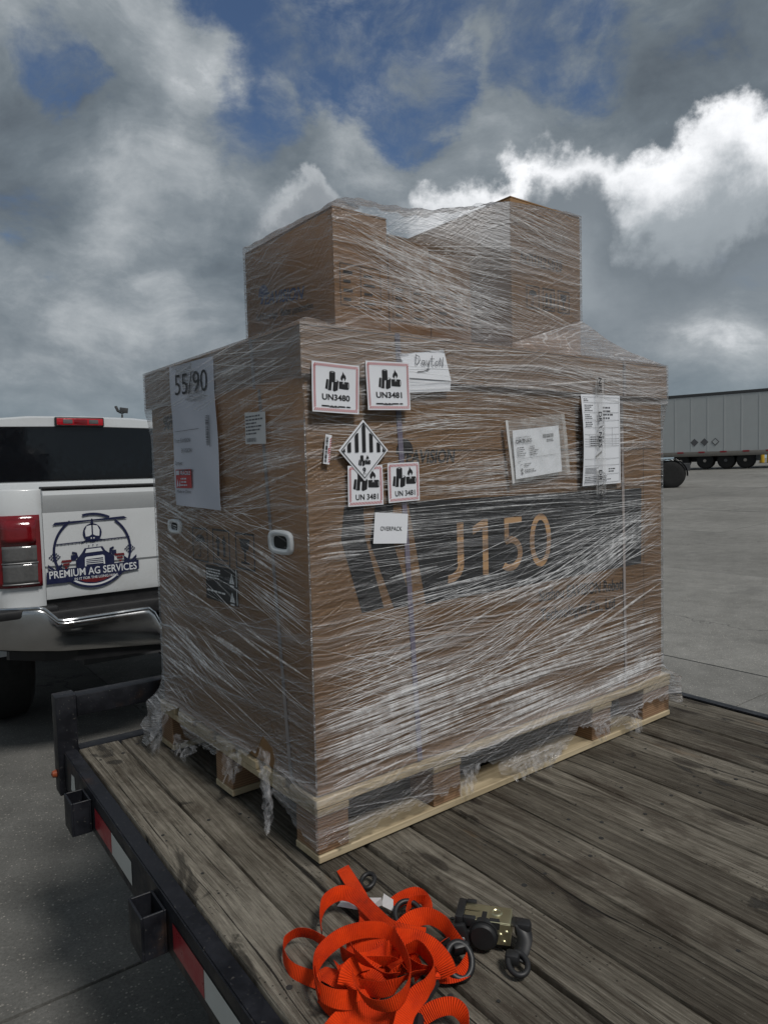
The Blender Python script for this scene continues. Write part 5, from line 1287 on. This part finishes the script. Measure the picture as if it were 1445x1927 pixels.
# ------------------------------------------------------------------ stickers on the outside of the wrap
FS = FR_(-.0040); FSL = FR_(-.0135)
BK, WPp, RD = MT['black_ink'], MT['white_paper'], MT['red_ink']
def battery_icon(fr, u, v, w, h, n, par):
    X = lambda a_: u+a_*w
    Y = lambda a_: v+a_*h
    cyl = [(X(.17), Y(.44)), (X(.41), Y(.44)), (X(.41), Y(.90))]+[(X(.29+.12*math.cos(R(t))), Y(.90+.07*math.sin(R(t)))) for t in range(20, 161, 20)]+[(X(.17), Y(.90))]
    P = [cyl, [(X(.0), Y(.12)), (X(.10), Y(.08)), (X(.13), Y(.56)), (X(.05), Y(.56))], [(X(.12), Y(.05)), (X(.25), Y(.04)), (X(.28), Y(.55)), (X(.15), Y(.55))],
         [(X(.31), Y(.06)), (X(.37), Y(.0)), (X(.52), Y(.08)), (X(.55), Y(.52)), (X(.47), Y(.58)), (X(.34), Y(.48))],
         [(X(.57), Y(.16)), (X(.94), Y(.14))]+[(X(.94+.06*math.cos(R(t))), Y(.32+.18*math.sin(R(t)))) for t in range(-70, 71, 20)]+[(X(.94), Y(.50)), (X(.57), Y(.50))],
         [(X(.70), Y(.53)), (X(.63), Y(.64)), (X(.65), Y(.76)), (X(.70), Y(.84)), (X(.72), Y(.98)), (X(.78), Y(.86)), (X(.83), Y(.80)), (X(.86), Y(.68)), (X(.80), Y(.53)), (X(.79), Y(.64)), (X(.76), Y(.70)), (X(.72), Y(.63))]]
    polys('battery_symbol', P, fr, n, BK, par)
    W2 = [[(X(.24), Y(.905)), (X(.34), Y(.905)), (X(.34), Y(.925)), (X(.24), Y(.925))], [(X(.38), Y(.50)), (X(.46), Y(.55)), (X(.51), Y(.52)), (X(.43), Y(.47))], [(X(.945), Y(.22)), (X(.965), Y(.22)), (X(.965), Y(.42)), (X(.945), Y(.42))],
          [(X(.74), Y(.50)), (X(.71), Y(.36)), (X(.755), Y(.45)), (X(.80), Y(.36)), (X(.77), Y(.50))], [(X(.105), Y(.1)), (X(.118), Y(.1)), (X(.143), Y(.55)), (X(.132), Y(.55))]]
    polys('symbol_highlight', W2, fr, n+.0004, WPp, par)
def hatch_border(fr, w, h, m0, m1, n, par, k=22):
    P = []
    for i in range(k):
        a_ = m0+(w-2*m0)*i/k; st_ = (w-2*m0)/k*.5; t_ = m1-m0
        P.append([(a_, m0), (a_+st_, m0), (a_+st_+t_*.7, m1), (a_+t_*.7, m1)]); P.append([(a_, h-m1), (a_+st_, h-m1), (a_+st_+t_*.7, h-m0), (a_+t_*.7, h-m0)])
    kk = int(k*h/w)
    for i in range(kk):
        a_ = m1+(h-2*m1)*i/kk; st_ = (h-2*m1)/kk*.5; t_ = (m1-m0)*.7
        P.append([(m0, a_), (m1, a_+t_), (m1, a_+t_+st_), (m0, a_+st_)]); P.append([(w-m1, a_), (w-m0, a_+t_), (w-m0, a_+t_+st_), (w-m1, a_+st_)])
    P = [[(min(max(x, m0), w-m0), min(max(y, m0), h-m0)) for x, y in q_] for q_ in P]
    polys('hatched_border', P, fr, n, RD, par)
def battery_label(u, v, w, h, ang, txt, lab, emerg=False, m0=.003, m1=.0085, curl=0.0):
    fr = (FSL if emerg else FS).sub(u, v, ang); fr.wave = .0019
    o = sheet('battery_label', [(0, 0), (w, 0), (w, h), (0, h)], fr, 0, WPp, sw, 10, 10, .0005); o['label'] = lab
    hatch_border(fr, w, h, m0, m1, .0012, o)
    if emerg:
        battery_icon(fr, w*.27, h*.43, w*.52, h*.42, .0012, o)
        text('lettering', txt, fr, w*.20, h*.255, h*.115, w*.60, .0012, BK, o, bold=.028)
        polys('fine_print', fine_lines(w*.19, h*.115, w*.81, h*.205, 1, 2, 1.0, .32)+fine_lines(w*.36, h*.10, w*.64, h*.150, 1, 4, 1.0, .5), fr, .0012, BK, o)
    else:
        battery_icon(fr, w*.14, h*.37, w*.76, h*.53, .0012, o)
        text('lettering', txt, fr, w*.21, h*.155, h*.135, w*.64, .0012, BK, o, bold=.018)
    return o
battery_label(.011, .960, .119, .103, -1.5, 'UN3480', 'white battery sticker reading UN3480 at the carton corner', True)
battery_label(.154, .967, .120, .106, 1.5, 'UN3481', 'white battery sticker reading UN3481 under the lid, right of the UN3480 one', True)
battery_label(.101, .759, .095, .088, 0, 'UN 3481', 'red-edged battery sticker partly under the striped diamond')
battery_label(.2115, .7615, .093, .089, 1.2, 'UN 3481', 'red-edged battery sticker just right of the striped diamond')
fr = FS.sub(.1445, .8800, 0); fr.wave = .0006; d = .0665
dm = polys('class_nine_diamond', [[(0, -d), (d, 0), (0, d), (-d, 0)]], fr, .0030, WPp, sw); dm['label'] = 'black and white striped diamond sticker with a 9'
dm.modifiers.new('t', 'SOLIDIFY').thickness = .0005
k_ = .060; P = []
for (x0, y0), (x1, y1) in (((0, -k_), (k_, 0)), ((k_, 0), (0, k_)), ((0, k_), (-k_, 0)), ((-k_, 0), (0, -k_))): P += stroke([(x0, y0), (x1, y1)], .0016)
polys('diamond_line', P, fr, .0042, BK, dm)
for c_ in (-.0395, -.0195, 0, .0195, .0395):
    hw = .0048; t_ = k_-abs(c_)-.004
    polys('stripe', [[(c_-hw, -.004), (c_+hw, -.004), (c_+hw, t_-(hw if c_ >= 0 else -hw*.2)), (c_, t_+(.004 if c_ == 0 else 0)), (c_-hw, t_-(hw if c_ <= 0 else -hw*.2))]], fr, .0042, BK, dm)
for s in (-1, 1): polys('stripe', [[(s*.050, -.004), (s*.058, -.002), (s*.051, .005)]], fr, .0042, BK, dm)
battery_icon(fr, -.016, -.0335, .033, .024, .0042, dm)
text('lettering', '9', fr, -.0050, -.0490, .0120, .0085, .0042, BK, dm, bold=.02)
polys('underline', [rect(-.005, -.0515, .005, -.0507)], fr, .0042, BK, dm)
fr = FS.sub(.165, .674, -4.5); ov = sheet('overpack_label', [(0, 0), (.096, 0), (.097, .068), (.002, .069)], fr, 0, WPp, sw, 6, 6, .0005); ov['label'] = 'small white sticker reading OVERPACK'
text('lettering', 'OVERPACK', fr, .018, .029, .0095, .062, .0012, BK, ov, bold=.004)
fr = FS.sub(.040, .853, -8); bs = sheet('barcode_strip', [(0, 0), (.0155, 0), (.0155, .062), (0, .062)], fr, 0, WPp, sw, 2, 6, .0005)
polys('barcode', barcode(.0015, .003, .0075, .058, 3, True), fr, .0012, BK, bs)
polys('hatched_border', [[(.0115, .003+.0048*i), (.0150, .0055+.0048*i), (.0150, .008+.0048*i), (.0115, .0055+.0048*i)] for i in range(11)]+[rect(.009, .022, .0112, .034)], fr, .0012, RD, bs)

# ------------------------------------------------------------------ delivery note pouch, transport document and printed tape
pc = thing('document_pouch', 'clear plastic pouch holding a folded delivery note on the front of the wrap', 'document pouch', LO, LA)
fr = FR_(-.0055, .0022)
pp = sheet('delivery_note', [(.631, .802), (.823, .818), (.806, .944), (.622, .928)], fr, .0015, WPp, pc, 8, 8, .0005)
fr2 = Frame(fr.p(.631, .802, 0), Vector((.192, 0, .016)), Vector((-.012, 0, .126)))
text('lettering', 'AGRI   SPRAY', fr2, .010, .1045, .0042, .058, .0036, MT['grey_ink'], pp)
text('lettering', 'DR', fr2, .010, .0920, .0095, .022, .0036, BK, pp, bold=.01); text('lettering', 'NES', fr2, .041, .0920, .0095, .031, .0036, BK, pp, bold=.01)
polys('bolt_mark', [[(.038, .112), (.034, .098), (.037, .098), (.033, .084), (.040, .101), (.037, .101)]], fr2, .0036, BK, pp)
polys('barcode', barcode(.118, .098, .162, .108, 6), fr2, .0036, BK, pp)
polys('fine_print', fine_lines(.012, .058, .045, .084, 5, 3)+fine_lines(.062, .058, .095, .084, 5, 4)+fine_lines(.012, .043, .022, .047, 1, 7)+fine_lines(.035, .030, .070, .040, 2, 8)+fine_lines(.035, .014, .080, .024, 2, 9)+fine_lines(.132, .088, .162, .096, 2, 5)+[rect(.012, .0505, .170, .0513), [(.022, .010), (.028, .010), (.028, .016), (.022, .016)], circ(.025, .022, .004, n=10), [(.018, .034), (.030, .036), (.024, .037)]], fr2, .0036, MT['grey_ink'], pp)
sheet('pouch_sleeve', [(.613, .791), (.853, .814), (.830, .977), (.591, .953)], fr, .0040, MT['pouch'], pc, 16, 14, .0004, lift=lambda s, t: .006*math.sin(math.pi*s)*math.sin(math.pi*t)*(.5+.5*math.sin(s*19+t*11)))
sheet('pouch_edge', [(.613, .791), (.622, .792), (.600, .954), (.591, .953)], fr, .0056, MT['tag_white'], pc, 2, 8, .0004)
sheet('pouch_seal', [(.838, .8126), (.853, .814), (.830, .977), (.815, .9755)], fr, .0056, MT['pouch'], pc, 2, 10, .0004)
td = thing('transport_document', 'long printed form hanging on the front of the wrap near the right edge', 'document', LO, LA)
fr = FR_(-.0060); curlf = lambda s, t: .012*(1-s)**2*(.4+.6*math.sin(math.pi*t))+.003*t
sheet('form_sheet', [(.905, .774), (1.096, .777), (1.090, 1.036), (.897, 1.032)], fr, .0005, WPp, td, 10, 12, .0005, lift=curlf)
class Bent(Frame):
    def p(s, u, v, n=0.0):
        a_ = min(1, max(0, u/.191)); t = min(1, max(0, v/.258)); q_ = np.array((.905, .774))*(1-a_)*(1-t)+np.array((1.096, .777))*a_*(1-t)+np.array((1.090, 1.036))*a_*t+np.array((.897, 1.032))*(1-a_)*t
        return fr.p(q_[0], q_[1], n+.0005+curlf(a_, t))
fb_ = Bent(fr.o, fr.U, fr.V)
P = frame_lines(.006, .006, .185, .252, .0007)+[rect(.006, y, .185, y+.0007) for y in (.236, .208, .186, .165, .145, .132, .125, .118, .111, .075, .056, .030)]+[rect(.080, .165, .0807, .236), rect(.150, .145, .1507, .165)]+[rect(x, .111, x+.0006, .145) for x in (.03, .15, .168)]
P += fine_lines(.010, .240, .04, .249, 2, 1)+fine_lines(.012, .212, .055, .232, 4, 2)+fine_lines(.012, .190, .05, .205, 3, 3)+fine_lines(.105, .190, .16, .230, 4, 4)+fine_lines(.012, .168, .05, .184, 3, 5)+fine_lines(.035, .112, .11, .143, 5, 6)+fine_lines(.010, .034, .10, .052, 5, 7, 1.0)+fine_lines(.010, .009, .17, .028, 4, 8, 1.0)+fine_lines(.13, .036, .18, .050, 2, 9)
polys('form_print', P, fb_, .0011, MT['grey_ink'], td)
polys('barcode_sticker', [[(.060, .083), (.094, .098), (.097, .091), (.063, .075)]], fb_, .0012, MT['tag_white'], td)
polys('barcode', [[(.062+.0042*i, .0835+.0019*i), (.0645+.0042*i, .0845+.0019*i), (.066+.0042*i, .0805+.0019*i), (.0635+.0042*i, .0795+.0019*i)] for i in range(8)], fb_, .0018, BK, td)
tp = thing('printed_tape', 'clear packing tape with black lettering running down over the printed form', 'packing tape', LO, LA)
ftp = FR_(-.0190)
sheet('tape_strip', [(.960, .748), (1.006, .748), (1.002, 1.082), (.958, 1.082)], ftp, 0, MT['clear_tape'], tp, 2, 10, .0003)
for v in (.985, .818, 1.156):
    top_ = v
    if v < 1.1:
        text('lettering', 'DR', ftp, .972, top_, .0150, .030, .001, BK, tp, bold=.012, angle=-90); text('lettering', 'NES', ftp, .972, top_-.058, .0150, .044, .001, BK, tp, bold=.012, angle=-90)
        polys('bolt_mark', [[(.996, top_-.036), (.984, top_-.046), (.984, top_-.042), (.966, top_-.052), (.980, top_-.040), (.980, top_-.044)]], ftp, .001, BK, tp)
        text('lettering', 'AGRI SPRAY', ftp, .991, top_-.004, .0055, .085, .001, BK, tp, angle=-90); polys('tape_line', [rect(.9665, top_-.098, .9675, top_-.012), rect(.9995, top_-.100, 1.0005, top_-.006)], ftp, .001, BK, tp)
    else:
        text('lettering', 'NES', ftp, .972, 1.081, .0150, .042, .001, BK, tp, bold=.012, angle=-90); polys('tape_line', [rect(.9665, 1.036, .9675, 1.078), rect(.9995, 1.036, 1.0005, 1.078)], ftp, .001, BK, tp)

# ------------------------------------------------------------------ orange ratchet strap in a heap on the deck
def at_px(px, py, z):
    d_ = fw+rt2*((px-722.5)/1340.4)-up2*((py-963.5)/1340.4); t = (DK+z-CAM_H)/d_.z
    return Vector((0, 0, CAM_H))+d_*t
HO = at_px(700, 1790, 0)
os_ = thing('ratchet_strap', 'tangled heap of orange ratchet strap webbing on the deck before the pallet', 'strap', HO)
WBV, WBF, WBU = [], [], []
def webbing(rows_, width=.030, per=9):
    """rows of (px, py, height, tilt): tilt 0 lies flat, 90 stands on edge"""
    width *= .88
    Q = [[*(at_px(a_, c_, z)-HO), t] for a_, c_, z, t in rows_]
    Q = smooth_path(Q, per); n = len(Q); b0 = len(WBV); acc = 0; m_ = 4; ph = random.random()*9
    for i in range(n):
        Q[i][3] += 9*math.sin(i*.13+ph)+3*math.sin(i*.27+ph*2); Q[i][2] += .0012*math.sin(i*.19+ph*3)
    for i in range(n):
        p = Vector(Q[i][:3]); tan = (Vector(Q[min(i+1, n-1)][:3])-Vector(Q[max(i-1, 0)][:3])).normalized()
        if i: acc += (p-Vector(Q[i-1][:3])).length
        sd = Vector((0, 0, 1)).cross(tan)
        sd = sd.normalized() if sd.length > 1e-3 else Vector((1, 0, 0)); u_ = tan.cross(sd).normalized(); t = R(max(-86, min(86, Q[i][3]*(1.32 if abs(Q[i][3]) > 25 else 1))))
        wv = sd*math.cos(t)+u_*math.sin(t); nv = tan.cross(wv).normalized()
        half = abs(wv.z)*width/2+.0016
        if p.z < half: p.z = half
        for side in (1, -1):
            for j in range(m_+1):
                f = j/m_-.5; WBV.append(p+wv*(f*width)+nv*(side*.0009*(1 if 0 < j < m_ else .3))); WBU.append((acc, j/m_))
    st_ = 2*(m_+1)
    for i in range(n-1):
        for j in range(m_):
            q0 = b0+i*st_+j; WBF.append((q0, q0+1, q0+st_+1, q0+st_)); q0 += m_+1; WBF.append((q0, q0+st_, q0+st_+1, q0+1))
        for j in (0, m_):
            q0 = b0+i*st_+j; WBF.append((q0, q0+st_, q0+st_+m_+1, q0+m_+1))
webbing([(645, 1634, .006, 8), (662, 1662, .012, 12), (680, 1694, .016, 14), (690, 1725, .02, 16), (684, 1752, .012, 10), (690, 1775, .008, 10)], .031)
webbing([(606, 1762, .020, 62), (603, 1728, .030, 58), (612, 1697, .038, 56), (640, 1681, .042, 52), (672, 1691, .040, 46), (704, 1720, .038, 40), (734, 1745, .040, 34), (766, 1757, .045, 30), (800, 1764, .04, 40)])
webbing([(612, 1776, .030, 62), (583, 1758, .034, 58), (556, 1756, .032, 62), (536, 1774, .026, 66), (534, 1800, .020, 64), (548, 1824, .016, 56), (576, 1838, .016, 52), (604, 1848, .018, 50)], .028)
webbing([(600, 1880, .030, 68), (592, 1836, .045, 66), (603, 1796, .055, 60), (640, 1765, .062, 52), (684, 1752, .066, 48), (722, 1752, .064, 50), (742, 1768, .060, 62), (752, 1800, .055, 76)])
webbing([(592, 1830, .046, 66), (600, 1862, .044, 60), (628, 1880, .040, 56), (662, 1884, .032, 50), (700, 1878, .02, 40)])
webbing([(664, 1784, .062, -50), (672, 1800, .066, -46), (694, 1816, .066, -42), (722, 1832, .060, -44), (746, 1838, .05, -50)])
webbing([(668, 1842, .056, -62), (676, 1868, .058, -58), (700, 1889, .056, -52), (736, 1893, .058, -54), (762, 1872, .064, -66), (772, 1836, .070, -76), (764, 1802, .074, -82), (748, 1774, .078, -70), (738, 1760, .07, -50)])
webbing([(744, 1764, .066, 34), (780, 1768, .066, 36), (812, 1786, .058, 40), (834, 1810, .046, 46), (846, 1836, .03, 50)], .034)
webbing([(752, 1752, .040, 40), (776, 1732, .052, 46), (806, 1724, .056, 48), (834, 1738, .050, 50), (852, 1764, .042, 56), (866, 1786, .03, 60)], .032)
webbing([(740, 1704, .014, 20), (760, 1690, .022, 36), (782, 1682, .028, 44), (798, 1692, .028, 50), (804, 1712, .026, 40), (800, 1732, .02, 30)], .028)
webbing([(800, 1690, .03, 50), (774, 1700, .026, 56), (764, 1722, .022, 60), (768, 1736, .016, 50)], .026)
webbing([(764, 1790, .060, -60), (786, 1782, .064, -66), (808, 1804, .060, -72), (818, 1832, .056, -70), (806, 1856, .052, -58), (784, 1876, .046, -46), (766, 1900, .04, -38), (756, 1940, .03, -30)], .034)
webbing([(618, 1946, .012, 16), (650, 1914, .018, 24), (700, 1906, .022, 26), (745, 1908, .024, 22), (790, 1900, .02, 18)], .034)
webbing([(790, 1916, .014, 46), (820, 1900, .026, 50), (852, 1896, .030, 54), (872, 1912, .026, 58), (876, 1945, .018, 50)], .028)
webbing([(808, 1836, .010, 14), (846, 1838, .012, 18), (876, 1824, .018, 34), (884, 1800, .024, 50), (868, 1780, .024, 44), (846, 1768, .02, 30)], .028)
webbing([(600, 1872, .018, 60), (616, 1894, .016, 50), (648, 1904, .014, 38), (690, 1902, .012, 30)], .028)
webbing([(640, 1830, .030, 20), (668, 1820, .036, 26), (700, 1832, .034, 24), (716, 1868, .024, 30), (706, 1886, .02, 36)], .030)
webbing([(636, 1816, .03, -30), (652, 1840, .034, -28), (676, 1872, .028, -24), (690, 1890, .02, -20)], .028)
webbing([(690, 1800, .030, 24), (720, 1790, .040, 40), (752, 1790, .040, 50), (780, 1812, .034, 44), (790, 1840, .024, 40)], .030)
webbing([(652, 1782, .036, 30), (690, 1778, .042, 34), (724, 1784, .042, 40)], .030)
for k in range(9):                                         # short inner runs that fill the tangle
    cx, cy = random.uniform(640, 800), random.uniform(1775, 1875); a_ = random.uniform(0, 6.28); L_ = random.uniform(40, 70); z = random.uniform(.014, .040); tl = random.choice((-55, -35, 30, 50, 62))
    webbing([(cx+L_*math.cos(a_)*f+14*math.sin(f*3+k)*math.sin(a_), cy+.72*(L_*math.sin(a_)*f-14*math.sin(f*3+k)*math.cos(a_)), z+.012*math.cos(f*2.2), tl+28*f) for f in (-1, -.5, 0, .5, 1)], .030)
o = mesh('webbing', WBV, WBF, MT['webbing'], os_, smooth=True); o.data.set_sharp_from_angle(angle=R(60))
ul = o.data.uv_layers.new(name='UVMap'); li = np.zeros(len(o.data.loops), int); o.data.loops.foreach_get('vertex_index', li); ul.data.foreach_set('uv', np.array(WBU)[li].ravel())
def black_ring(parent, c, nrm, rx, ry, r_, name='hook_ring', rot=0.0):
    nrm = Vector(nrm).normalized(); u_ = Vector((0, 0, 1)).cross(nrm); u_ = u_.normalized() if u_.length > .05 else Vector((1, 0, 0)); v_ = nrm.cross(u_)
    u2, v2 = u_*math.cos(rot)+v_*math.sin(rot), -u_*math.sin(rot)+v_*math.cos(rot)
    bm = bmesh.new(); bm_tube(bm, [Vector(c)+u2*rx*math.cos(2*math.pi*k/28)+v2*ry*math.sin(2*math.pi*k/28) for k in range(28)], r_, 10, True)
    return from_bm(name, bm, MT['black_plastic'], parent, smooth=True)
black_ring(os_, at_px(692, 1658, .012)-HO, (-.2, -.25, 1), .014, .018, .0046, rot=.5)
black_ring(os_, at_px(768, 1722, .016)-HO, (.1, -.5, 1), .024, .026, .005)
black_ring(os_, at_px(864, 1808, .026)-HO, (.1, -.75, .8), .021, .026, .0058)
o = box('hook_sleeve', -.014, .014, -.006, .006, -.012, .012, MT['black_plastic'], os_, .004, 2); o.location = at_px(866, 1786, .034)-HO; o.rotation_euler = (.4, 0, .3)
bm = bmesh.new(); bm_tube(bm, smooth_path([list(at_px(a_, c_, z)-HO) for a_, c_, z in ((866, 1788, .03), (860, 1768, .036), (842, 1772, .03), (826, 1782, .02))], 5).tolist(), .006, 8); from_bm('hook_shank', bm, MT['black_plastic'], os_, smooth=True)
bm = bmesh.new(); bm_tube(bm, [list(at_px(a_, c_, z)-HO) for a_, c_, z in ((818, 1850, .012), (800, 1880, .012), (788, 1915, .012), (784, 1950, .012))], .009, 8); from_bm('hook_shank', bm, MT['black_plastic'], os_, smooth=True)
# paper care tags sewn to the webbing
def tagsheet(corners, name='care_tag'):
    V = [at_px(a_, c_, z)-HO for a_, c_, z in corners]; o = mesh(name, V, [(0, 1, 2, 3)] if len(V) == 4 else [(0, 1, 4, 5), (1, 2, 3, 4)], MT['tag_white'], os_); o.modifiers.new('t', 'SOLIDIFY').thickness = .0006; return o
tagsheet([(634, 1706, .004), (690, 1716, .012), (720, 1704, .018), (718, 1690, .034), (690, 1690, .026), (645, 1692, .010)])
tagsheet([(718, 1705, .016), (740, 1716, .010), (740, 1694, .026), (722, 1682, .034)])

# ------------------------------------------------------------------ the ratchet itself
P1, P2 = at_px(874, 1700, .052), at_px(964, 1712, .052); ex = (P2-P1); ex.z = 0; RL = ex.length; ex.normalize()
rt_o = thing('strap_ratchet', 'zinc and black strap ratchet lying on the planks right of the orange heap', 'ratchet', (P1.x, P1.y, DK+.004), math.atan2(ex.y, ex.x))
D_ = .046; H_ = .050
bm = bmesh.new(); bm_box(bm, .004, RL, -D_, 0, H_-.0022, H_, bevel=.0009); bm_box(bm, RL*.42, RL, -D_, -D_+.0022, .010, H_-.0022, bevel=.0008); bm_box(bm, .004, RL, -.0022, 0, .006, H_-.0022, bevel=.0008)
bm_box(bm, RL-.0022, RL, -D_+.0022, -.0022, .014, H_-.0022)
br = from_bm('bracket', bm, MT['zinc'], rt_o)
lathe('eyelet', [(.0062, .0), (.0105, .0), (.0095, .0016), (.0075, .0022), (.0062, .0008)], MT['zinc'], br, 24, 'z', (RL*.70, -D_*.42, H_+.0002))
lathe('eyelet_hole', [(.0, .0), (.0062, .0)], MT['black_rubber'], br, 20, 'z', (RL*.70, -D_*.42, H_+.0006))
fr = Frame((0, 0, H_), (1, 0, 0), (0, 1, 0))
P = [(RL*.17+.0105*s+.0052*math.cos(R(t)), -D_*.36+.0052*math.sin(R(t))) for s, rg in ((1, range(-90, 91, 18)), (-1, range(90, 271, 18))) for t in rg]
polys('slot_emboss', [P], fr, .0008, MT['zinc'], br)
polys('notch', [[(RL*.56, -D_+.0005), (RL*.80, -D_+.0005), (RL*.77, -D_+.010), (RL*.58, -D_+.010)], rect(RL*.36, -D_+.0005, RL*.43, -D_+.005)], fr, .0004, MT['black_rubber'], br)
fr = Frame((0, -D_, 0), (1, 0, 0), (0, 0, 1)); polys('notch', [[(RL*.57, H_-.013), (RL*.78, H_-.013), (RL*.80, H_-.001), (RL*.56, H_-.001)]], fr, .0004, MT['black_rubber'], br)
lathe('drum', [(.0, -.010), (.020, -.010), (.023, -.007), (.024, .0), (.024, .030), (.0, .030)], MT['black_plastic'], rt_o, 30, 'y', (RL*.46, -D_-.004, .0265))
lathe('drum_rim', [(.024, -.002), (.0262, -.002), (.0262, .010), (.024, .010)], MT['black_plastic'], rt_o, 30, 'y', (RL*.46, -D_-.004, .0265))
for u, z in ((RL*.80, .028), (RL*.92, .034), (RL*.87, .016)): lathe('rivet', [(.0, -.0026), (.003, -.002), (.0042, 0)], MT['zinc'], br, 14, 'y', (u, -D_, z))
bm = bmesh.new()                                        # plastic grip hugging the left end
for a_ in ((-.010, .004, -D_-.004, .006, .012, H_+.004), (.004, .026, -D_-.004, -D_+.006, H_-.012, H_+.004), (.004, .022, -.002, .007, H_-.010, H_+.004)): bm_box(bm, *a_, bevel=.002, seg=2)
from_bm('handle_grip', bm, MT['black_plastic'], rt_o, smooth=True)
bm = bmesh.new(); bm_box(bm, -.020, .020, -D_-.016, -D_-.004, .004, H_-.006, Matrix.Rotation(R(-14), 4, 'Y'), .004, 2); bm_box(bm, .0, RL*.5, -D_-.010, -D_-.001, .004, .034, bevel=.003, seg=2); bm_box(bm, .004, RL-.006, -D_+.004, -.003, .002, .030, bevel=.003)
from_bm('side_cover', bm, MT['black_plastic'], rt_o, smooth=True)
lathe('rivet', [(.0, -.003), (.003, -.0022), (.004, 0)], MT['galv'], rt_o, 14, 'y', (.006, -D_-.0155, .022))
# black webbing tail with its hook
bm = bmesh.new(); W_ = .013
pathp = smooth_path([(RL-.002, -.020, .040), (RL+.016, -.026, .041), (RL+.024, -.040, .028), (RL+.020, -.060, .016), (RL+.012, -.078, .012)], 6); prev = None
for i, p in enumerate(pathp):
    t = pathp[min(i+1, len(pathp)-1)]-pathp[max(i-1, 0)]; sd = np.cross(t, (0, 0, 1)); sd /= np.linalg.norm(sd); row = [bm.verts.new(p+sd*W_*k) for k in (-1, 0, 1)]
    if prev: [bm.faces.new((prev[k], prev[k+1], row[k+1], row[k])) for k in range(2)]
    prev = row
o = from_bm('black_webbing', bm, MT['black_plastic'], rt_o, smooth=True); o.modifiers.new('t', 'SOLIDIFY').thickness = .002
box('webbing_keeper', RL+.006, RL+.034, -.034, -.010, .018, .044, MT['black_plastic'], rt_o, .006, 2)
black_ring(rt_o, (RL+.016, -.090, .013), (.1, -.3, 1), .016, .020, .005)
o = box('hook_sleeve', RL-.006, RL+.018, -.090, -.068, .004, .024, MT['black_plastic'], rt_o, .006, 2)
